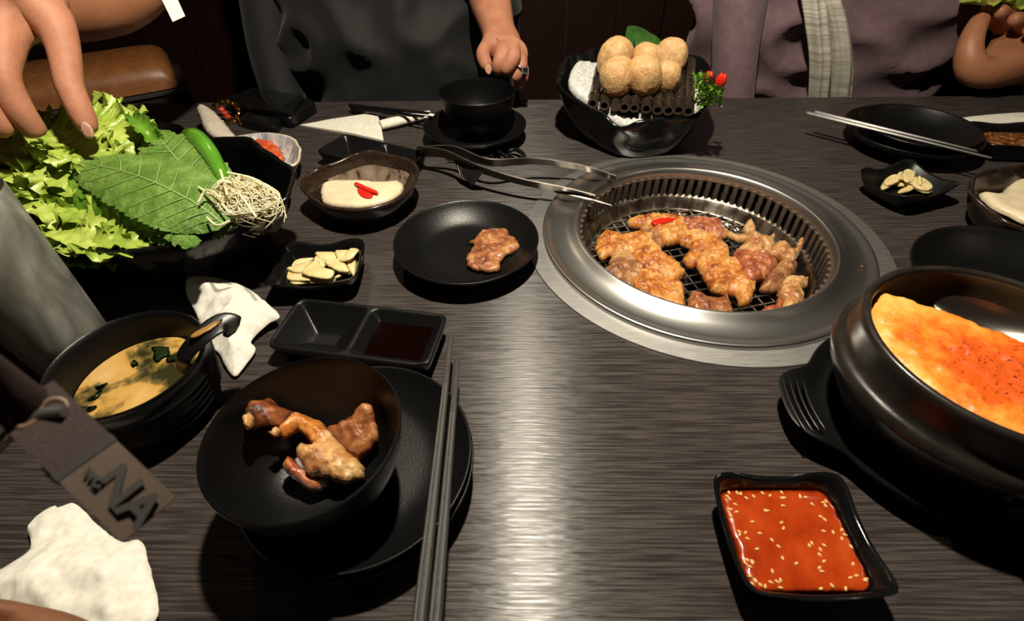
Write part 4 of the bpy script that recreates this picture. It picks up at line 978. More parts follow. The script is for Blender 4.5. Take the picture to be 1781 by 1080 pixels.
leaf('frilly_lettuce_leaf', P((215, 375, .078), (110, 345, .092), (10, 320, .090)), 0.040, M['lettuce'], 'frilly lettuce leaf right beside the frosted glass', group=SG, ruffle=0.009, rfreq=5, cup=0.25, seed=5, shape=(0.6, 0.2))
leaf('frilly_lettuce_leaf', P((290, 412, .072), (195, 408, .080), (95, 385, .080)), 0.030, M['lettuce'], 'curly lettuce edge along the front rim of the salad bowl', group=SG, ruffle=0.009, rfreq=4, cup=0.3, seed=6, shape=(0.5, 0.2))
leaf('frilly_lettuce_leaf', P((260, 425, .073), (180, 425, .079), (120, 410, .078)), 0.016, M['lettuce'], 'small bright curl of lettuce on the front rim of the salad bowl', group=SG, ruffle=0.007, rfreq=3, cup=0.3, seed=16, shape=(0.5, 0.2))
leaf('frilly_lettuce_leaf', P((175, 315, .095), (95, 262, .116), (-10, 232, .112)), 0.036, M['lettuce'], 'frilly lettuce leaf below the hidden fingers at the left edge', group=SG, ruffle=0.0085, rfreq=6, cup=0.15, seed=17, shape=(0.6, 0.2))
leaf('frilly_lettuce_leaf', P((160, 335, .098), (70, 285, .112), (-40, 268, .106)), 0.034, M['lettuce'], 'frilly lettuce leaf between the topmost frill and the glass', group=SG, ruffle=0.0085, rfreq=6, cup=0.15, seed=18, shape=(0.6, 0.2))
leaf('frilly_lettuce_leaf', P((215, 310, .100), (150, 262, .122), (85, 232, .126)), 0.030, M['lettuce'], 'frilly lettuce leaf tucked under the pinched one', group=SG, ruffle=0.0080, rfreq=6, cup=0.15, seed=19, shape=(0.6, 0.2))
leaf('romaine_leaf', P((335, 412, .082), (215, 352, .100), (85, 315, .102)), 0.017, M['lettuce_deep'], 'long folded romaine leaf running across the front of the salad bowl', group=SG, ruffle=0.0035, rfreq=6, cup=-0.9, seed=7, shape=(0.4, 0.3))
leaf('romaine_leaf', P((330, 405, .088), (225, 345, .106), (125, 310, .106)), 0.011, M['lettuce'], 'narrow pale lettuce edge just behind the long romaine leaf', group=SG, ruffle=0.003, rfreq=6, cup=-0.6, seed=8, shape=(0.4, 0.3))
leaf('romaine_leaf', P((250, 345, .096), (170, 320, .106), (95, 300, .106)), 0.017, M['lettuce_deep'], 'flat mid-green leaf between frilly heads and perilla', group=SG, ruffle=0.002, rfreq=4, cup=-0.3, seed=9, shape=(0.5, 0.4))
leaf('romaine_leaf', P((285, 262, .108), (255, 228, .130), (230, 203, .138)), 0.0085, M['lettuce_deep'], 'narrow rolled leaf sticking up behind the perilla leaf', group=SG, ruffle=0.002, rfreq=4, cup=0.9, seed=10, shape=(0.4, 0.3))
PG = 'perilla leaves in the salad bowl'
leaf('perilla_leaf', P((392, 382, .088), (345, 322, .104), (295, 262, .117), (262, 226, .122)), 0.036, M['perilla'], 'wet perilla leaf leaning behind, next to the green chili', 'perilla', PG, shape=(0.55, 0.7), ruffle=0.0014, rfreq=8, cup=-0.15, serr=0.08, seed=11, veins=True, quilt=0.0009)
leaf('perilla_leaf', P((345, 425, .078), (250, 360, .092), (130, 315, .100)), 0.024, M['perilla'], 'darker perilla leaf underneath the big one', 'perilla', PG, shape=(0.55, 0.7), ruffle=0.002, rfreq=8, cup=-0.3, serr=0.12, seed=12, veins=True, quilt=0.001)
leaf('perilla_leaf', P((392, 392, .090), (330, 348, .106), (235, 305, .118), (122, 278, .116)), 0.0385, M['perilla'], 'biggest perilla leaf lying on top with its pale midrib showing', 'perilla', PG, shape=(0.62, 0.62), ruffle=0.0012, rfreq=8, cup=-0.22, serr=0.10, seed=13, veins=True, quilt=0.0009)
leaf('perilla_leaf', P((340, 428, .084), (292, 385, .092), (246, 348, .098)), 0.013, M['perilla'], 'small crinkled perilla leaf at the front rim', 'perilla', PG, shape=(0.5, 0.5), ruffle=0.002, rfreq=5, cup=-0.3, serr=0.10, seed=14, quilt=0.0009)
leaf('perilla_leaf', P((400, 400, .082), (368, 385, .088), (335, 345, .096)), 0.014, M['perilla'], 'short perilla leaf below the scallion tuft', 'perilla', PG, shape=(0.5, 0.5), ruffle=0.002, rfreq=5, cup=-0.3, serr=0.10, seed=15, quilt=0.0012)
ch = empty('green_chili', A(352, 255, 0.11), 'glossy green chili pepper lying behind the perilla leaves', 'chili')
cp = [Vector(p) for p in curve_pts(P((322, 232, .112), (342, 240, .117), (364, 264, .114), (382, 298, .106), (390, 325, .098)), 24)]
Mesh().tube([p-ch.location for p in cp], [0.003+0.0065*min(1, (i/5)**0.6)*(1-0.75*max(0, (i-6)/(len(cp)-6))**1.6) for i in range(len(cp))], 14).build('pepper_body', M['chili_green'], ch)
Mesh().tube([cp[0]-ch.location+Vector((0.002, 0, 0)), cp[0]-ch.location+Vector((-0.012, 0.006, -0.006))], [0.0032, 0.002], 8).build('stem', M['vein'], ch)
# shredded scallion: a tuft of curled threads
rnd = random.Random(12); mb = Mesh(); tc = A(424, 352, 0.092)
for k in range(480):
    a = rnd.uniform(0, 6.28); r = 0.029*math.sqrt(rnd.random()); h = 0.026*(1-(r/0.032)**2)
    p = Vector((r*1.05*math.cos(a), r*0.80*math.sin(a), rnd.uniform(-0.006, h))); d = rnd.uniform(0, 6.28); pts = [p]
    curl = rnd.choice((-1, 1))*rnd.uniform(0.15, 0.55); pit = rnd.uniform(-0.3, 0.35)
    for s in range(12):
        d += curl*rnd.uniform(0.7, 1.2); pit += rnd.uniform(-0.35, 0.3)
        q = pts[-1] + Vector((math.cos(d), math.sin(d)*0.8, math.sin(pit)*0.8))*0.0033
        rr = math.hypot(q.x/1.05, q.y/0.8)
        if rr > 0.034: q.x *= 0.034/rr; q.y *= 0.034/rr
        q.z = min(q.z, 0.028*(1-(min(rr, 0.034)/0.036)**2)); pts.append(q)
    mb.tube(pts, rnd.uniform(0.00045, 0.00068), 4)
for pts in (((345, 325, .112), (375, 345, .110), (402, 372, .104)), ((383, 295, .118), (390, 318, .116), (395, 340, .112)), ((415, 335, .118), (430, 355, .118), (446, 378, .112)), ((345, 352, .108), (360, 330, .116), (385, 345, .114)), ((360, 378, .10), (378, 392, .10), (400, 384, .102)), ((395, 300, .117), (432, 308, .116), (455, 322, .112))):
    mb.tube([Vector(q)-tc for q in curve_pts(P(*pts), 8)], 0.0011, 5)
sc = mb.build('shredded_scallion', M['scallion']); sc.location = tc
tag(sc, 'tuft of thin curled white scallion shreds in the salad bowl', 'scallion', kind='stuff')

# ------------------------------------------------------------------ scallop bowl
ol = [((p.x-SC.x)*0.86, (p.y-SC.y)*0.86) for p in scallop_rim]
ice = patty('crushed_ice', ol, 0.018, M['ice'], 'white crushed ice filling the scallop bowl', 'ice', loc=(SC.x, SC.y, 0.0375), step=0.003, lump=0.6, lump_s=260, edge=0.012, jag=0.001, seed=6, top=lambda x, y: 0.028*max(0, (-x-0.025)/0.08) + 0.012*max(0, (y+0.03)/0.1))
ice['kind'] = 'stuff'
raft = empty('bamboo_raft', A(1115, 187, 0.078), 'raft of dark bamboo tubes on the ice carrying the scallop balls', 'raft')
ends = [(365, 630), (455, 645), (540, 655), (612, 660), (690, 665), (783, 670), (873, 680), (957, 685), (1037, 680), (1113, 690)]
for i, (x, y) in enumerate(ends):
    f0 = A(950+x/4.5, 40+y/4.5, 0.074); k = i/9
    b0 = AY(1043+158*k, 120-12*k, f0.y+0.118)
    dv = b0-f0; L = dv.length; R = 0.0077*(0.9 if i in (2, 4) else 1.0)
    tb = lathe('bamboo_tube', [(R*0.62, 0.02), (R*0.62, 0.0), (R, 0.0), (R*1.0, 0.016), (R*1.10, 0.019), (R*1.12, 0.021), (R*1.0, 0.024), (R*0.98, L*0.62), (R*1.1, L*0.64), (R*0.98, L*0.66), (R*0.98, L), (0, L)], M['bamboo'], raft, n=20)
    tb.data.flip_normals(); tb.data.flip_normals()
    tb.location = f0-raft.location; tb.rotation_euler = dv.to_track_quat('Z', 'Y').to_euler()
    cap = lathe('cut_end', [(R*0.60, -0.0004), (R*1.0, -0.0004)] if i != 2 else [(0, -0.0004), (R*1.0, -0.0004)], M['bamboo_in'], tb, n=20)
    mb = Mesh(); mb.tube([(R*1.08*math.cos(t), R*1.08*math.sin(t), 0.0205) for t in np.linspace(0, 6.2832, 17)], 0.0008, 5); mb.build('tie_wire', M['silver'], tb)
def scallop(px, py, y, rx, rz, label, seed):
    c = AY(px, py, y); import bmesh
    bm = bmesh.new(); bmesh.ops.create_icosphere(bm, subdivisions=5, radius=1)
    for v_ in bm.verts:
        d_ = v_.co.copy(); k = 1+0.06*wob(d_, 1.3, seed)+0.022*wob(d_, 5, seed+2)+0.014*wob(d_, 15, seed+5)+0.010*wob(d_, 34, seed+7)
        s_ = lambda t: math.copysign(abs(t)**0.82, t)
        v_.co = Vector((s_(d_.x)*rx*k, s_(d_.y)*rx*0.92*k, s_(d_.z)*rz*k))
    me = bpy.data.meshes.new('scallop_ball'); bm.to_mesh(me); bm.free(); me.materials.append(M['scallop'])
    me.polygons.foreach_set('use_smooth', [True]*len(me.polygons))
    o = bpy.data.objects.new('scallop_ball', me); COL.objects.link(o); o.location = c; o.rotation_euler = (0.25, 0, seed)
    return tag(o, label, 'scallop', 'scallop balls on the bamboo raft')
scallop(1070, 101, 0.800, 0.0262, 0.0285, 'tan scallop ball at the back left of the bamboo raft', 1)
scallop(1124, 107, 0.800, 0.0245, 0.0250, 'tan scallop ball at the back centre, in front of the bamboo leaf', 2)
scallop(1167, 100, 0.795, 0.0232, 0.0275, 'tan scallop ball at the back right of the bamboo raft', 3)
scallop(1074, 134, 0.742, 0.0248, 0.0268, 'tan scallop ball at the front left of the bamboo raft', 4)
scallop(1121, 132, 0.738, 0.0248, 0.0280, 'tan scallop ball at the front centre of the bamboo raft', 5)
scallop(1160, 138, 0.740, 0.0185, 0.0248, 'narrower tan scallop ball at the front right of the bamboo raft', 6)
leaf('bamboo_leaf', [AY(1135, 110, 0.835), AY(1112, 78, 0.842), AY(1092, 46, 0.845)], 0.022, M['leaf_bamboo'], 'broad green bamboo leaf standing behind the scallop balls', 'leaf', up=Vector((0.1, -1, 0.25)), shape=(0.45, 0.75), cup=0.15, ruffle=0.0, seed=3)
leaf('bamboo_leaf', [AY(1150, 112, 0.825), AY(1128, 82, 0.832), AY(1104, 56, 0.838)], 0.018, M['leaf_bamboo'], 'second green bamboo leaf overlapping the first behind the scallop balls', 'leaf', up=Vector((-0.35, -1, 0.3)), shape=(0.45, 0.75), cup=0.15, ruffle=0.0, seed=4)
# parsley sprig and two red buds
rnd = random.Random(21); mb = Mesh(); pc0 = AY(1222, 180, 0.695)
for k in range(150):
    px = rnd.uniform(1207, 1254); py = rnd.uniform(130, 184)
    if px < 1215 and py > 150 and rnd.random() < 0.5: continue
    if px > 1235 and py < 148: continue
    q = AY(px, py, rnd.uniform(0.675, 0.712))-pc0
    for s in range(5):
        a = rnd.uniform(0, 6.28); e = rnd.uniform(-0.3, 1.0); dv = Vector((math.cos(a)*math.cos(e), math.sin(a)*math.cos(e), math.sin(e)))
        sd_ = dv.cross(Vector((rnd.random(), rnd.random(), rnd.random()))).normalized(); ln = rnd.uniform(0.004, 0.0075)
        n_ = dv.cross(sd_)
        mb.add([q, q+dv*ln*0.5+sd_*ln*0.3, q+dv*ln+sd_*ln*0.22+n_*0.001, q+dv*ln*0.8, q+dv*ln-sd_*ln*0.22-n_*0.001, q+dv*ln*0.5-sd_*ln*0.3], [(0, 1, 3), (1, 2, 3), (0, 3, 5), (3, 4, 5)])
pr_ = mb.build('parsley_leaflets', M['parsley']); pr_.location = pc0; pr_.name = 'parsley_sprig'
tag(pr_, 'bright curly parsley sprig at the right rim of the scallop bowl', 'parsley')
Mesh().tube([(0, 0, -0.012), (0.002, 0, 0.01), (0.006, 0, 0.03)], [0.0016, 0.0012, 0.0008], 6).build('stem', M['parsley'], pr_)
for px, py, lb in ((1232, 135, 'smaller red bud on a pick above the parsley'), (1254, 141, 'larger red bud on a pick right of the parsley')):
    c = AY(px, py, 0.690); s = 1.0 if px < 1240 else 1.2
    bd_ = empty('red_bud', c, lb, 'flower', 'red buds by the parsley')
    for k in range(3):
        pt = lathe('petal', [(0, -0.0068*s), (0.0040*s, -0.0050*s), (0.0058*s, -0.0010*s), (0.0054*s, 0.0030*s), (0.0030*s, 0.0068*s), (0.0008*s, 0.0082*s), (0, 0.0080*s)], M['chili_red'], bd_, n=14, mod=lambda th, r, z: (r*math.cos(th)*0.75+0.0012, r*math.sin(th), z))
        pt.rotation_euler = (0.12, 0.2, k*2.09); pt.data.flip_normals(); pt.data.flip_normals()
    Mesh().tube([(0, 0, -0.006), (-0.003, 0.002, -0.02), (-0.009, 0.004, -0.036)], 0.0011, 6).build('stem', M['parsley'], bd_)
# kimchi heap
ol, c = px_outline([(428, 246), (450, 238), (476, 240), (490, 262), (492, 276), (470, 275), (440, 262)], 0.020)
patty('kimchi', ol, 0.016, M['kimchi'], 'heap of red kimchi in the small pale-blue dish', 'kimchi', loc=(c.x, c.y, 0.010), step=0.003, lump=0.6, lump_s=120, seed=8, jag=0.003)
# ------------------------------------------------------------------ chopsticks
def chopstick(name, a, b, r0, r1, m, label, group=None, ridge=None, n=6):
    a, b = Vector(a), Vector(b); o = empty(name, a, label, 'chopstick', group)
    pts = [a+(b-a)*t-a for t in (0, 0.012, 0.5, 0.988, 1)]
    s = Mesh().tube(pts, [r0*0.7, r0, (r0+r1)/2, r1, r1*0.7], n).build('stick', m, o, 30)
    if ridge:
        t = (b-a).normalized(); sd_ = t.cross(Vector((0, 0, 1))).normalized(); u = sd_.cross(t)
        for q in (-1, 1):
            f = lambda k: a+(b-a)*k-a + sd_*q*(r0+(r1-r0)*k)*0.42 + u*(r0+(r1-r0)*k)*0.80
            Mesh().tube([f(0.25), f(0.6), f(0.995)], 0.00045, 5).build('ridge', ridge, o)
    return o
# near pair lies on the plate rim, tips beyond the plate
ta = A(785, 580, 0.034); tb_ = A(796, 622, 0.033)
ra = A(765, 830, 0.0395); rb = A(790, 830, 0.0395)
def extend(tip, mid, L): d_ = (mid-tip).normalized(); return tip + d_*L
chopstick('chopstick', ta, extend(ta, A(757, 830, 0.0385), 0.235), 0.0022, 0.0042, M['chop_dark'], 'left of the two dark grey chopsticks on the near plate', 'dark chopsticks on the near plate', M['chop_line'], 8)
chopstick('chopstick', tb_, extend(tb_, A(778, 830, 0.0385), 0.235), 0.0022, 0.0042, M['chop_dark'], 'right of the two dark grey chopsticks on the near plate', 'dark chopsticks on the near plate', M['chop_line'], 8)
# far right steel pair over a bowl
z = 0.040
chopstick('chopstick', A(1402, 196, z), A(1725, 275, z), 0.0030, 0.0017, M['steel_chop'], 'nearer of the two steel chopsticks laid across the far right bowl', 'steel chopsticks on the far right bowl')
chopstick('chopstick', A(1416, 194.5, z), A(1700, 263, z), 0.0030, 0.0017, M['steel_chop'], 'farther of the two steel chopsticks laid across the far right bowl', 'steel chopsticks on the far right bowl')
plate(False, (0.602, 0.722, 0), 'lower black plate under the far right bowl with the steel chopsticks', None, 1.12)
bw2 = lathe('shallow_bowl', [(0, 0.004)] + round_prof([(0.035, 0.004), (0.036, 0.0), (0.040, 0.0), (0.042, 0.004), (0.060, 0.012), (0.074, 0.024), (0.0785, 0.031), (0.0775, 0.0324), (0.072, 0.0265), (0.058, 0.0150), (0.04, 0.0085), (0.02, 0.0075)], 3) + [(0, 0.0075)], M['black'], n=96)
place(bw2, (0.604, 0.716, 0.0062)); tag(bw2, 'shallow black bowl under the steel chopsticks at the far right', 'bowl')
# far left dark pair with a napkin roll
chopstick('chopstick', A(608, 184, 0.012), A(757, 198, 0.028), 0.0042, 0.0022, M['black_plastic'], 'upper black chopstick leaning from the table edge on the far plate', 'black chopsticks by the rolled napkin', None, 8)
chopstick('chopstick', A(612, 190, 0.008), A(752, 204, 0.028), 0.0042, 0.0022, M['black_plastic'], 'lower black chopstick leaning from the table edge on the far plate', 'black chopsticks by the rolled napkin', None, 8)
# folded napkin and rolled napkin
v0 = [A(522, 217, 0.002), A(575, 207, .004), A(655, 195, 0.007), A(662, 215, .008), A(667, 244, 0.006), A(610, 231, .004)]
c = sum(v0, Vector())/6
nv = [p-c for p in v0]; top_ = [Vector((p.x, p.y, p.z)) for p in nv] + [Vector((p.x, p.y, -c.z+0.0002)) for p in nv]
napm = Mesh().add(top_ + [Vector((0.01, 0.0, 0.003))], [(i, (i+1) % 6, 12) for i in range(6)] + [(i, i+6, (i+1) % 6+6, (i+1) % 6) for i in range(6)] + [tuple(range(11, 5, -1))])
nap = napm.build('folded_napkin', M['napkin'], None, 40); nap.location = c; tag(nap, 'white napkin folded to a pointed triangle, beside the far bowl', 'napkin')
ra_, rb_ = A(662, 218, 0.009), A(748, 198, 0.010)
pts = [ra_+(rb_-ra_)*t for t in np.linspace(0, 1, 9)]
rn = Mesh().tube([p-ra_ for p in pts], [0.0095, 0.0105, 0.0105, 0.0100, 0.0098, 0.0095, 0.0090, 0.0080, 0.0070], 16, squash=0.75).build('rolled_napkin', M['napkin']); rn.location = ra_
tag(rn, 'white napkin rolled to a tube between the folded napkin and the far plate', 'napkin')
sp_t = A(757, 192, 0.03)
pf = Mesh().add([(0, 0, 0), (-0.014, -0.004, 0.001), (-0.002, 0.016, 0.001), (0.004, 0.012, 0.0012), (0, 0, -0.001), (-0.014, -0.004, 0), (-0.002, 0.016, 0), (0.004, 0.012, 0.0002)], [(0, 3, 2, 1), (4, 5, 6, 7), (0, 1, 5, 4), (1, 2, 6, 5), (2, 3, 7, 6), (3, 0, 4, 7)]).build('paper_scrap', M['napkin'], None, 30); pf.location = A(752, 203, 0.0275)
tag(pf, 'small white paper corner on the rim of the far plate', 'paper')
# crumpled tissues
ol, c = px_outline([(334, 482), (372, 484), (420, 500), (455, 520), (484, 545), (462, 556), (430, 580), (438, 595), (420, 620), (400, 640), (385, 625), (372, 600), (350, 580), (340, 545), (326, 512)], 0.016)
t1 = sheet('crumpled_tissue', ol, 0.026, M['paper'], (c.x, c.y, 0), seed=3, step=0.0028, fold=15, lift=lambda x, y: 0.014*max(0, min(1, (y+0.02)/0.06))); tag(t1, 'crumpled white tissue standing behind the soup bowl', 'tissue')
ol, c = px_outline([(40, 915), (44, 908), (62, 890), (88, 876), (96, 880), (124, 871), (160, 905), (205, 938), (240, 936), (256, 985), (272, 1058), (240, 1095), (150, 1130), (0, 1130), (-60, 1060), (-60, 1015), (0, 985), (45, 950)], 0.012)
t2 = sheet('crumpled_tissue', ol, 0.022, M['paper'], (c.x, c.y, 0), seed=8, step=0.0030, fold=17, lift=lambda x, y: 0.004); tag(t2, 'large crumpled white tissue in the near left corner', 'tissue')
ol, c = px_outline([(1648, 222), (1660, 208), (1730, 199), (1800, 196), (1860, 200), (1860, 240), (1781, 240), (1700, 240)], 0.006)
t3 = sheet('flat_napkin', ol, 0.006, M['napkin'], (c.x, c.y, 0), seed=5, step=0.006, fold=8, lift=lambda x, y: 0.004); tag(t3, 'flat white napkin at the far right edge of the table', 'napkin')
# dish with chili flakes at the right edge
fd = square_dish('square_dish', 0.062, 0.042, 0.026, 0.003, M['black'], base=0.72, e=10); FD = Vector((0.745, 0.700, 0)); place(fd, FD, (0, 0, math.radians(-4))); tag(fd, 'black rectangular dish of chili flake sauce at the right edge', 'dish')
ol = [(rr_radius(t, 0.051, 0.033, 8)*math.cos(t), rr_radius(t, 0.051, 0.033, 8)*math.sin(t)) for t in np.linspace(0, 6.2832, 33)[:-1]]
patty('chili_flake_sauce', ol, 0.004, M['flakes'], 'brown-red chili flake sauce in the rectangular dish at the right edge', 'sauce', loc=FD+Vector((0, 0, 0.0135)), rot=(0, 0, math.radians(-4)), step=0.004, lump=0.6, lump_s=200, jag=0)
# dish cut off at the lower right
sd3 = square_dish('square_dish', 0.045, 0.038, 0.024, 0.007, M['black_gloss'], base=0.66); S3 = Vector((0.3625, 0.122, 0)); place(sd3, S3, (0, 0, math.radians(-14))); tag(sd3, 'black dish corner cut off by the lower right edge', 'dish')

# ------------------------------------------------------------------ tongs and scissors
tg = empty('grill_tongs', A(733, 262, 0.030), 'dark steel grill tongs resting from the two-part dish onto the roaster ring', 'tongs')
def strip(name, pts, hw, hh, m, parent, org, tilt=(0, 0, 1), n=40):
    """flat bar along a curve: hw = half width in the blade plane, hh = half thickness"""
    cp = [Vector(p) for p in curve_pts([tuple(p) for p in pts], n)]; nn = len(cp); v = []; f = []
    tl = Vector(tilt).normalized()
    for i, p in enumerate(cp):
        t = (cp[min(i+1, nn-1)]-cp[max(i-1, 0)]).normalized(); s = t.cross(tl).normalized(); u = s.cross(t).normalized()
        w = hw(i/(nn-1)) if callable(hw) else hw
        for a, b in ((-1, -1), (-1, 1), (1, 1), (1, -1)): v.append(p-org+u*a*w+s*b*hh)
    for i in range(nn-1):
        for k in range(4): f.append((i*4+k, (i+1)*4+k, (i+1)*4+(k+1) % 4, i*4+(k+1) % 4))
    f.append((0, 1, 2, 3)); f.append(tuple((nn-1)*4+k for k in (3, 2, 1, 0)))
    return link(name, v, f, m, parent, 30)
M['tong'] = mat('dull_dark_steel', [(0.3, (0.085, 0.075, 0.065)), (0.7, (0.15, 0.135, 0.12))], scale=60, rough=0.36, metal=0.9)
org = tg.location
hwf = lambda s: 0.0085 if s < 0.45 else 0.0085-0.004*(s-0.45)/0.55
strip('arm', P((733, 262, .030), (790, 261, .036), (850, 282, .036), (930, 280, .030), (1010, 291, .024), (1071, 309, .020)), lambda s: 0.0098-0.0052*s, 0.0009, M['tong'], tg, org, (0, -0.55, 1))
strip('arm', P((733, 263, .030), (775, 268, .034), (830, 292, .032), (900, 314, .027), (980, 330, .022), (1035, 343, .018)), lambda s: 0.0100-0.0050*s, 0.0009, M['tong'], tg, org, (0, -0.55, 1))
Mesh().tube([p-org for p in P((965, 333, .016), (1000, 340, .016), (1030, 347, .0155), (1064, 357, .015))], [0.0022, 0.0034, 0.0036, 0.0016], 8, squash=0.6).build('tip', M['wire'], tg)
Mesh().tube([p-org for p in P((1030, 296, .021), (1050, 301, .020), (1070, 308, .019))], [0.002, 0.003, 0.0014], 8, squash=0.6).build('tip', M['wire'], tg)
# ridged stand-off plate on the lower arm
q = P((788, 273, .032), (840, 299, .031), (822, 323, .008), (800, 303, .016)); qc = sum(q, Vector())/4
nn_ = (q[1]-q[0]).cross(q[3]-q[0]).normalized()*0.0009
Mesh().add([p-org+nn_ for p in q]+[p-org-nn_ for p in q], [(0, 1, 2, 3), (7, 6, 5, 4), (0, 4, 5, 1), (1, 5, 6, 2), (2, 6, 7, 3), (3, 7, 4, 0)]).build('rest_plate', M['tong'], tg, 30)
for k in range(6):
    t = (k+0.5)/6; a = q[0].lerp(q[1], t)-org; b_ = q[3].lerp(q[2], t)-org
    Mesh().tube([a-nn_*1.0, b_-nn_*1.0], 0.0008, 6).build('ridge', M['tong'], tg)
Mesh().tube([p-org for p in P((727, 262, .026), (729, 258, .034), (737, 259, .036))], 0.0035, 10).build('hinge', M['tong'], tg)
scs = empty('kitchen_scissors', A(880, 266, 0.006), 'black-handled scissors mostly hidden behind the tongs', 'scissors')
so_ = scs.location
for pts in (((886, 262, .008), (897, 260, .010), (909, 267, .010), (912, 277, .007), (900, 280, .006), (888, 272, .006), (886, 262, .008)), ((852, 264, .008), (862, 262, .010), (878, 271, .010), (884, 280, .007), (868, 282, .006), (856, 274, .006), (852, 264, .008))):
    Mesh().tube([Vector(p)-so_ for p in curve_pts(P(*pts), 24)], 0.0032, 8).build('handle', M['black_plastic'], scs)
strip('blade', P((850, 276, .006), (815, 272, .006), (775, 272, .006)), lambda s: 0.005-0.004*s, 0.0008, M['tong'], scs, so_, (0, 1, 0.1), 12)
strip('blade', P((852, 280, .004), (815, 277, .004), (778, 280, .004)), lambda s: 0.005-0.004*s, 0.0008, M['tong'], scs, so_, (0, 1, 0.1), 12)

# ------------------------------------------------------------------ far left table-top things
def slab(name, corners, th, m, r=0.25, parent=None, bevel=0.15):
    """rounded slab over four table points"""
    c = sum(corners, Vector())/4; ol = []
    n = len(corners)
    for i in range(n):
        p0, p1, p2 = corners[i-1], corners[i], corners[(i+1) % n]
        for t in (0.0, 0.25, 0.5, 0.75, 1.0):
            a = p1+(p0-p1)*r*(1-t)**2; b_ = p1+(p2-p1)*r*t**2
            ol.append(a+b_-p1-c)
    v = []; f = []; k = len(ol)
    for s, z in ((0.96, 0), (1.0, th*bevel), (1.0, th*(1-bevel)), (0.97, th)): v += [(p.x*s, p.y*s, z) for p in ol]
    for j in range(3):
        for i in range(k): f.append((j*k+i, j*k+(i+1) % k, (j+1)*k+(i+1) % k, (j+1)*k+i))
    f.append(tuple(reversed(range(k)))); f.append(tuple(3*k+i for i in range(k)))
    o = link(name, v, f, m, parent, 35); o.location = c
    return o
pw = slab('black_case', [A(*q) for q in ((392, 192, 0), (448, 170, 0), (556, 194, 0), (508, 226, 0))], 0.020, M['black'], 0.12)
for v_ in pw.data.vertices: pass
tag(pw, 'flat black case lying at the far left of the table', 'case')
ph = slab('phone', [A(*q) for q in ((400, 184, 0.0205), (446, 160, 0.0205), (530, 172, 0.0205), (505, 204, 0.0205))], 0.007, M['screen'], 0.10); ph.location.z = 0.0205
tag(ph, 'dark glass phone lying face up on the flat black case', 'phone')
kf = empty('car_key', A(462, 222, 0), 'black car key fob lying by the kimchi dish', 'key')
kb_ = slab('fob_body', [A(*q) for q in ((418, 222, 0), (440, 202, 0), (500, 208, 0), (482, 236, 0))], 0.014, M['black_plastic'], 0.2); kb_.parent = kf; kb_.location -= kf.location
for px, py, l in ((450, 204, 16), (456, 207, 22), (462, 211, 14)):
    Mesh().box(A(px, py, 0.0142)-kf.location, (0.0009*l/2, 0.0006, 0.0002), Matrix.Rotation(-0.12, 3, 'Z')).build('printed_line', M['steel_chop'], kf, smooth=False)
br = empty('gold_bracelet', A(396, 210, 0.002), 'ornate gold bracelet with red stones beside the key fob', 'bracelet'); br.scale = (1.25, 1.25, 1.25)
rng = Mesh().tube([Vector((0.019*math.cos(t), 0.011*math.sin(t)+0.003, 0.010+0.010*math.sin(t))) for t in np.linspace(0, 6.2832, 25)], 0.0028, 8).build('band', M['gold'], br)
rnd = random.Random(4)
for k in range(17):
    t = 6.283*k/17; o = rock('setting', 0.0042, 30+k, M['gold'], 1, 0.4); o.parent = br; o.location = (0.019*math.cos(t), 0.011*math.sin(t)+0.003, 0.0115+0.010*math.sin(t))
for k in range(3):
    o = rock('stone', 0.0042, 50+k, M['gem'], 2, 0.1); o.parent = br; o.location = (0.006-0.004*k, -0.006+0.003*k, 0.008+0.004*k)
ct = rock('chain_tassel', 0.008, 61, M['gold'], 2, 0.8); ct.parent = br; ct.location = (0.026, -0.012, 0.003)
# white spoon / folded ceramic piece by the bracelet
ws = patty('white_spoon_rest', px_outline([(338, 195), (352, 191), (372, 200), (395, 222), (408, 238), (380, 241), (352, 232), (343, 212)], 0.045)[0], 0.012, M['porcelain'], 'off-white porcelain spoon end rising behind the lettuce bowl', 'spoon', loc=A(374, 220, 0.026), step=0.004, lump=0.05, jag=0, rot=(0.0, 0.15, 0), edge=0.012)
Mesh().box((0.0, 0.002, -0.006), (0.012, 0.008, 0.010)).build('foot', M['porcelain'], ws)

# ------------------------------------------------------------------ glass at the left edge
GL = Vector((-0.412, 0.322, 0))
gl = empty('water_glass', GL, 'tall frosted drinking glass wet with condensation at the left edge', 'glass')
lathe('tumbler', [(0, 0.0), (0.030, 0.0), (0.0325, 0.003), (0.0345, 0.04), (0.0375, 0.12), (0.0390, 0.165), (0.0385, 0.167), (0.0372, 0.165), (0.0357, 0.12), (0.0328, 0.04), (0.031, 0.012), (0, 0.010)], M['glass'], gl, n=80)
dr = lathe('iced_drink', [(0, 0.0), (0.0305, 0.0), (0.0322, 0.028), (0.0352, 0.108), (0, 0.108)], M['drink'], n=48); place(dr, GL+Vector((0, 0, 0.0115))); tag(dr, 'cloudy iced drink inside the frosted glass', 'drink')

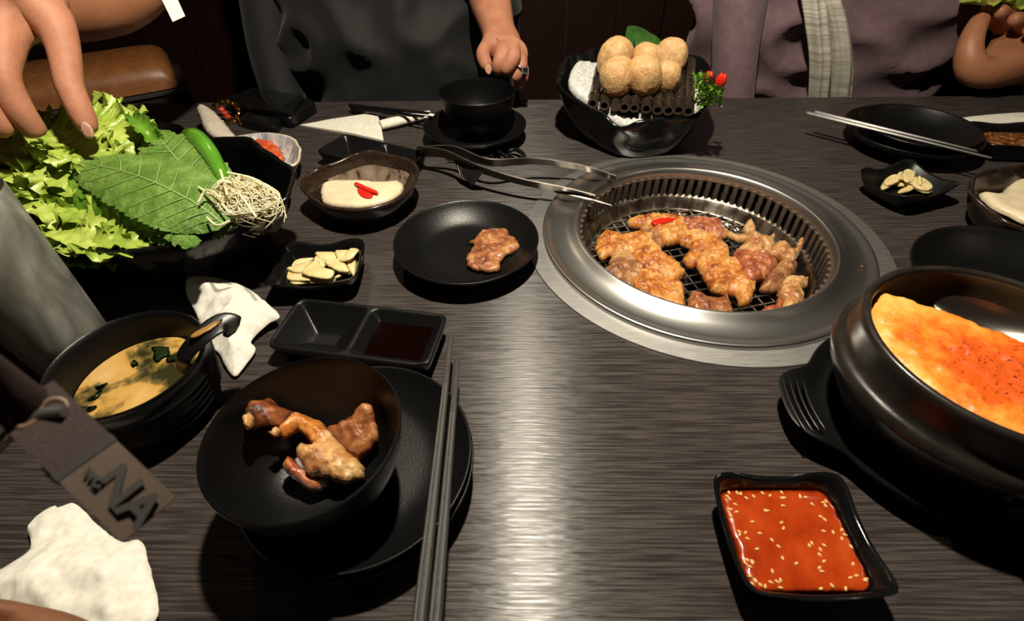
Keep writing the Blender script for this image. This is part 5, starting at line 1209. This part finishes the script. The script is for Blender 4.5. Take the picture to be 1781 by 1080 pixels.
# ------------------------------------------------------------------ strap hanging beside the camera
st = empty('phone_strap', AD(110, 735, 0.172), 'dark brown wrist strap with a beige printed tag hanging blurred near the camera', 'strap')
def strap_pt(px, py): return AD(px, py, 0.172)
e0, e1 = strap_pt(20, 672), strap_pt(262, 903)
dn = Vector((0, 0, -1)); ax = (e1-e0).normalized(); vw = (CAMP-st.location).normalized()
wdv = ax.cross(vw).normalized(); nrm = wdv.cross(ax).normalized()
if nrm.dot(vw) < 0: nrm = -nrm; wdv = -wdv
Ls = (e1-e0).length; HW = 0.0092
def band_mesh(name, s0, s1, m, hw, th, parent, label=None, off=0.0):
    n = 12; v = []; f = []
    for i in range(n+1):
        s = s0+(s1-s0)*i/n; bend = 0.0035*math.sin(s*3.0)
        c_ = e0+ax*Ls*s - st.location + nrm*(bend+off)
        for a, b_ in ((-1, -1), (1, -1), (1, 1), (-1, 1)): v.append(c_+wdv*a*hw+nrm*b_*th/2)
    for i in range(n):
        for k in range(4): f.append((i*4+k, i*4+(k+1) % 4, (i+1)*4+(k+1) % 4, (i+1)*4+k))
    f.append((3, 2, 1, 0)); f.append(tuple(n*4+k for k in range(4)))
    o = link(name, v, f, m, parent, 30)
    if label: o['label'] = label
    return o
band_mesh('brown_band', 0.10, 0.565, M['strap'], HW, 0.0016, st)
band_mesh('stitched_fold', 0.53, 0.575, M['strap_print'], HW*1.03, 0.0024, st)
tagp = band_mesh('beige_tag', 0.57, 1.0, M['strap_tag'], HW, 0.0016, st, 'beige end of the strap with dark printed letters')
def printed(txt, s, size, m, parent, sw=0.0):
    cu = bpy.data.curves.new('lettering', 'FONT'); cu.body = txt; cu.size = size; cu.extrude = 0.00015; cu.align_x = 'CENTER'; cu.align_y = 'CENTER'; cu.offset = size*0.03
    o = bpy.data.objects.new('lettering', cu); COL.objects.link(o)
    me = bpy.data.meshes.new_from_object(o.evaluated_get(bpy.context.evaluated_depsgraph_get()))
    COL.objects.unlink(o); bpy.data.objects.remove(o); me.materials.append(m)
    o = bpy.data.objects.new('lettering', me); COL.objects.link(o); o.parent = parent
    c_ = e0+ax*Ls*s - st.location + nrm*(0.0035*math.sin(s*3.0)+0.0024) + wdv*sw
    xa = ax; ya = nrm.cross(xa).normalized()
    o.matrix_local = Matrix(((xa.x, ya.x, nrm.x, c_.x), (xa.y, ya.y, nrm.y, c_.y), (xa.z, ya.z, nrm.z, c_.z), (0, 0, 0, 1)))
    return o
printed('NA', 0.845, 0.0150, M['strap_print'], tagp)
printed('wc', 0.665, 0.0060, M['strap_print'], tagp, 0.002)
for q in (-1, 1):
    c_ = e0+ax*Ls*0.215 - st.location + nrm*(0.0035*math.sin(0.6)+0.0012) + wdv*q*0.0036*(-1)+ax*0.0016*q
    Mesh().tube([c_+wdv*0.0034*math.cos(t)+ax*0.0034*math.sin(t) for t in np.linspace(0, 6.2832, 21)], 0.0009, 6, squash=0.5).build('ring_emblem', M['strap_gold'], st)
# cord running up to the phone, dark beads on it
cp = [Vector(p)-st.location for p in curve_pts([AD(112, 715, 0.171), AD(70, 722, 0.170), AD(30, 745, 0.168), AD(-30, 800, 0.16)], 18)]
Mesh().tube(cp, 0.0022, 8).build('grey_cord', M['steel_chop'], st)
cp = [Vector(p)-st.location for p in curve_pts([e0+ax*Ls*0.12, AD(30, 690, 0.168), AD(-40, 640, 0.155), AD(-160, 560, 0.13)], 18)]
Mesh().tube(cp, 0.0065, 10).build('dark_cord', M['strap'], st)
# ------------------------------------------------------------------ people (only what the table hides not: torso, arms, hands)
def R3(p, r): return (p.x, p.y, p.z, r)
def torso(name, c, hw, dp, z0, z1, m, parent, seed, amp=0.010, nz=60, n=120, a0=0, a1=2*math.pi, scale=1.0, zs=18):
    v = []; f = []; full = abs(a1-a0-2*math.pi) < 1e-6
    m_ = n if full else n+1
    for j in range(nz+1):
        z = z0+(z1-z0)*j/nz; t = j/nz
        w = hw*(0.92+0.14*math.sin(t*2.6)) * (1 if t < 0.86 else math.sqrt(max(0.12, 1-((t-0.86)/0.15)**2)))
        for k in range(m_):
            a = a0+(a1-a0)*k/n
            ca, sa = math.cos(a), math.sin(a)
            x = math.copysign(abs(ca)**0.8, ca)*w*scale; y = math.copysign(abs(sa)**0.85, sa)*dp*scale*(1+0.18*math.exp(-((t-0.45)/0.2)**2)*(1 if sa < 0 else 0))
            q = Vector((x*1.3+z*0.9, y, z*1.5-x*0.8))
            wr = (1-abs(noise.noise(q*zs*0.35+Vector((seed, 0, 0))))*2.4)*amp + noise.noise(q*zs*0.16+Vector((0, seed, 0)))*amp*1.6
            v.append((c[0]+x+ca*wr, c[1]+y+sa*wr, z))
    for j in range(nz):
        for k in range(n):
            k2 = (k+1) % m_
            f.append((j*m_+k, j*m_+k2, (j+1)*m_+k2, (j+1)*m_+k))
    if full: f.append(tuple(reversed(range(n)))); f.append(tuple(nz*m_+k for k in range(n)))
    return link(name, v, f, m, parent, 0)
# man in the black t-shirt, left fist resting on the table edge
p1 = empty('person', (-0.24, 1.20, -0.30), 'person in a black t-shirt resting a fist with a silver ring on the table edge', 'person')
def rel(o, par): o.location = Vector(o.location)-par.location; return o
rel(torso('black_tshirt', (-0.235, 1.20), 0.235, 0.130, -0.21, 0.42, M['tee'], p1, 2.0, 0.020), p1)
Y = lambda px, py, y, r: R3(AY(px, py, y), r)
el = Y(835, -70, 1.14, 0.044)
W = Y(868, 62, 0.962, 0.030); PL = Y(872, 92, 0.925, (0.034)); 
KI, KM, KR, KP = Y(868, 82, 0.905, .0165), Y(886, 80, 0.908, .0165), Y(899, 92, 0.915, .0155), Y(904, 106, 0.925, .0145)
arm1 = skinned('left_arm', [
    [(el[0]-0.03, el[1]+0.10, el[2]+0.10, 0.05), el, Y(853, 5, 1.035, 0.041), Y(862, 35, 0.99, 0.034), W, PL],
    [PL, Y(850, 84, .912, .0175), Y(838, 92, .895, .0140), Y(843, 108, .880, .0122), Y(851, 122, .872, .0105)],
    [PL, KI, Y(872, 98, .878, .0128), Y(866, 116, .874, .0120), Y(866, 128, .884, .0110)],
    [PL, KM, Y(896, 98, .876, .0130), Y(884, 116, .868, .0122), Y(874, 127, .876, .0112)],
    [PL, KR, Y(908, 116, .884, .0120), Y(900, 130, .876, .0115), Y(890, 138, .882, .0105)],
    [PL, KP, Y(911, 132, .897, .0108), Y(904, 146, .888, .0104), Y(896, 152, .893, .0095)]], M['skin'], p1)
rel(arm1, p1)
nl = patty('thumb_nail', [(0.0062*math.cos(a), 0.0078*math.sin(a)) for a in np.linspace(0, 6.28, 14)[:-1]], 0.0012, M['nail'], parent=p1, step=0.002, lump=0, jag=0)
nl.location = AY(849.5, 121, .8615)-p1.location; nl.rotation_euler = (math.radians(75), 0, 0.2)
rb = Vector(AY(904, 122, .881)); t_ = (Vector(AY(900, 130, .876))-Vector(AY(908, 116, .884))).normalized()
u_ = t_.cross(Vector((0, 1, 0))).normalized(); w_ = t_.cross(u_)
rg = empty('ring', rb, 'silver ring with a square stone on the resting fist', 'ring')
Mesh().tube([u_*0.0132*math.cos(a)+w_*0.0132*math.sin(a) for a in np.linspace(0, 6.2832, 29)], 0.0022, 8).build('band', M['silver'], rg)
bx = Mesh().box((0, 0, 0), (0.0055, 0.0032, 0.0050)).build('stone_setting', M['silver'], rg, 20); bx.location = Vector((0.009, -0.011, 0.004))
Mesh().box((0, 0, 0), (0.0036, 0.001, 0.0034)).build('stone', M['screen'], rg, 20).location = Vector((0.009, -0.0148, 0.004))
slv = skinned('sleeve', [[(el[0]-0.14, el[1]+0.10, el[2]+0.20, 0.085), (el[0]-0.03, el[1]+0.05, el[2]+0.05, 0.066), Y(847, -26, 1.075, 0.052), Y(850, -8, 1.05, 0.050)]], M['tee'], p1); rel(slv, p1)
arm1b = skinned('right_arm', [[(-0.42, 1.2, 0.34, 0.06), (-0.47, 1.17, 0.20, 0.055), (-0.49, 1.12, 0.02, 0.050), (-0.46, 1.06, -0.12, 0.045), (-0.36, 1.02, -0.16, 0.036), (-0.29, 1.01, -0.17, 0.03)]], M['tee'], p1); rel(arm1b, p1)
# diner in mauve with a satin scarf
p2 = empty('person', (0.66, 1.16, -0.30), 'person in a mauve top with a shiny silver scarf behind the far table edge', 'person')
rel(torso('mauve_top', (0.655, 1.175), 0.235, 0.135, -0.21, 0.42, M['mauve'], p2, 5.0, 0.030, zs=15), p2)
rel(torso('dark_vest_side', (0.655, 1.175), 0.235, 0.135, -0.21, 0.42, M['tee'], p2, 5.0, 0.012, a0=math.radians(305), a1=math.radians(395), n=50, scale=1.10), p2)
sl2 = skinned('mauve_sleeve', [[(0.47, 1.20, 0.36, 0.07), (0.435, 1.10, 0.20, 0.058), (0.435, 1.03, 0.05, 0.045), (0.46, 1.00, -0.09, 0.042), (0.53, 0.99, -0.13, 0.036)]], M['mauve'], p2); rel(sl2, p2)
def scarf(name, pts, hw, seed):
    cp = [Vector(p) for p in curve_pts([tuple(p) for p in pts], 40)]; nn = len(cp); nv = 14; v = []; f = []
    for i, p in enumerate(cp):
        for j in range(nv+1):
            q = -1+2*j/nv
            v.append(p+Vector((q*hw*(1-0.1*i/nn), -0.010*(1-q*q)-0.0035*math.sin(q*6+seed+i*0.12), 0)))
    for i in range(nn-1):
        for j in range(nv): f.append((i*(nv+1)+j, (i+1)*(nv+1)+j, (i+1)*(nv+1)+j+1, i*(nv+1)+j+1))
    n0 = len(v); v += [p+Vector((0, 0.003, 0)) for p in v]; f += [tuple(k+n0 for k in reversed(q)) for q in f]
    return rel(link(name, v, f, M['satin'], p2, 0), p2)
scarf('scarf_end', [AY(1395, -140, 1.035), AY(1408, -40, 1.00), AY(1420, 40, 0.985), AY(1428, 110, 0.985), AY(1424, 185, 1.0)], 0.021, 0)
scarf('scarf_end', [AY(1405, -140, 1.045), AY(1432, -30, 1.015), AY(1455, 40, 1.005), AY(1466, 110, 1.005), AY(1462, 185, 1.02)], 0.023, 2)
# third diner's hand with lettuce, upper right
p3 = empty('person', (1.15, 1.0, 0.1), 'person at the upper right whose bare hand holds a lettuce wrap', 'person')
D = lambda px, py, d, r: R3(AD(px, py, d), r)
PW = D(1800, 105, .90, .034); PP = D(1752, 98, .895, .046)
ha = skinned('right_hand', [
    [D(2250, 150, .95, .06), D(2050, 160, .93, .048), D(1900, 130, .91, .040), PW, PP],
    [PP, D(1704, 135, .88, .034), D(1680, 108, .87, .0245), D(1690, 62, .865, .0195), D(1712, 22, .865, .0140)],
    [PP, D(1745, 52, .895, .0175), D(1725, 22, .875, .0140), D(1718, 10, .850, .0120)],
    [PP, D(1762, 48, .885, .0175), D(1752, 24, .862, .0145), D(1735, 18, .842, .0120)],
    [PP, D(1785, 55, .88, .0165), D(1780, 36, .855, .0140), D(1760, 32, .838, .0115)],
    [PP, D(1800, 70, .875, .0150), D(1802, 55, .852, .0125), D(1786, 50, .838, .0105)]], M['skin_tan'], p3); rel(ha, p3)
rel(skinned('dark_sleeve', [[(1.55, 1.15, 0.30, 0.10), D(2250, 150, .95, .075), D(2120, 160, .94, .066)]], M['tee'], p3), p3)
rel(torso('dark_top', (1.35, 1.2), 0.22, 0.13, -0.21, 0.40, M['tee'], p3, 9.0, 0.01, nz=30, n=60), p3)
leaf('lettuce_wrap_leaf', [AD(1790, 24, .88), AD(1735, 0, .86), AD(1670, 4, .85)], 0.030, M['lettuce'], 'lettuce leaf held up in the hand at the upper right', 'lettuce', ruffle=0.006, rfreq=3, cup=0.6, seed=31, shape=(0.5, 0.3))
# diner on the left reaching into the salad bowl
p4 = empty('person', AD(-60, -200, .55), 'person at the left reaching bare fingers into the lettuce', 'person')
PW = D(20, -110, .50, .033); PP = D(28, -20, .495, .040)
hb = skinned('reaching_hand', [
    [D(-420, -420, .62, .055), D(-180, -300, .56, .043), PW, PP],
    [PP, D(92, 25, .492, .0200), D(112, 90, .490, .0148), D(120, 150, .490, .0132), D(143, 200, .495, .0122), D(160, 236, .500, .0095)],
    [PP, D(5, 70, .470, .0190), D(2, 135, .462, .0145), D(36, 196, .475, .0128), D(70, 240, .492, .0105)],
    [PP, D(-38, 70, .465, .0185), D(-50, 150, .452, .0145), D(-18, 205, .463, .0126), D(20, 240, .480, .0105)],
    [PP, D(-85, 60, .470, .0170), D(-105, 140, .455, .0135), D(-75, 195, .460, .0118), D(-35, 230, .475, .0100)],
    [PP, D(-120, 30, .480, .0150), D(-150, 100, .47, .0118), D(-130, 150, .47, .0104), D(-98, 185, .478, .0090)]], M['skin'], p4); rel(hb, p4)
nl = patty('thumb_nail', [(0.0058*math.cos(a), 0.0085*math.sin(a)) for a in np.linspace(0, 6.28, 14)[:-1]], 0.0014, M['nail'], parent=p4, step=0.002, lump=0, jag=0)
tp = AD(159, 224, .4905); nx = (CAMP-tp).normalized(); along = (AD(165, 244, .5)-AD(143, 200, .495)).normalized(); sx = along.cross(nx).normalized(); nx = (nx+sx*0.7).normalized(); sx = along.cross(nx).normalized()
tp = tp + sx*0.0045
nl.matrix_local = Matrix(((sx.x, along.x, nx.x, tp.x-p4.location.x), (sx.y, along.y, nx.y, tp.y-p4.location.y), (sx.z, along.z, nx.z, tp.z-p4.location.z), (0, 0, 0, 1)))
oa = skinned('other_arm', [[D(-420, -60, .58, .048), D(-150, 20, .61, .045), D(80, 16, .63, .043), D(195, 12, .64, .0415), D(248, -28, .64, .037), D(300, -110, .64, .032), D(335, -200, .64, .027), D(350, -260, .64, .029), D(372, -320, .63, .018)]], M['skin_tan'], p4); rel(oa, p4)
rb_ = Mesh(); a, b = AD(290, -12, .600), AD(312, 36, .600); sd_ = (b-a).normalized().cross((CAMP-a).normalized()).normalized()*0.0082
k_ = (CAMP-a).normalized()*0.0012
rb_.add([p+s*sd_+q*k_ for q in (0, 1) for p, s in ((a, -1), (a, 1), (b, 0.9), (b-(b-a)*0.12, -1.0))], [(0, 1, 2, 3), (7, 6, 5, 4), (0, 4, 5, 1), (1, 5, 6, 2), (2, 6, 7, 3), (3, 7, 4, 0)])
ro_ = rb_.build('ribbon_end', M['napkin'], p4, 20); rel(ro_, p4); ro_['label'] = 'white ribbon end hanging from the wrist'
# photographer's own hand, cut off at the lower left corner
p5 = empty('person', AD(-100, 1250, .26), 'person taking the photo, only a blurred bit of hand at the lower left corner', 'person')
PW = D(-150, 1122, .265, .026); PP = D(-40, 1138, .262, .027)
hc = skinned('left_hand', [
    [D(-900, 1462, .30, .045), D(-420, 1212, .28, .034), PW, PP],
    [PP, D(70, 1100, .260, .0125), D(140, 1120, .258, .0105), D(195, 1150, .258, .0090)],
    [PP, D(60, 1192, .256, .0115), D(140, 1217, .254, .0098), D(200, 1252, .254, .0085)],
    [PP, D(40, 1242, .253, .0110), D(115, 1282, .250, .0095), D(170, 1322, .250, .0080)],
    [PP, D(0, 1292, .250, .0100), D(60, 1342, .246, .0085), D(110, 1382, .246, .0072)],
    [PP, D(-60, 1118, .250, .0115), D(-10, 1128, .246, .0098), D(40, 1146, .246, .0085)]], M['skin_shade'], p5); rel(hc, p5)
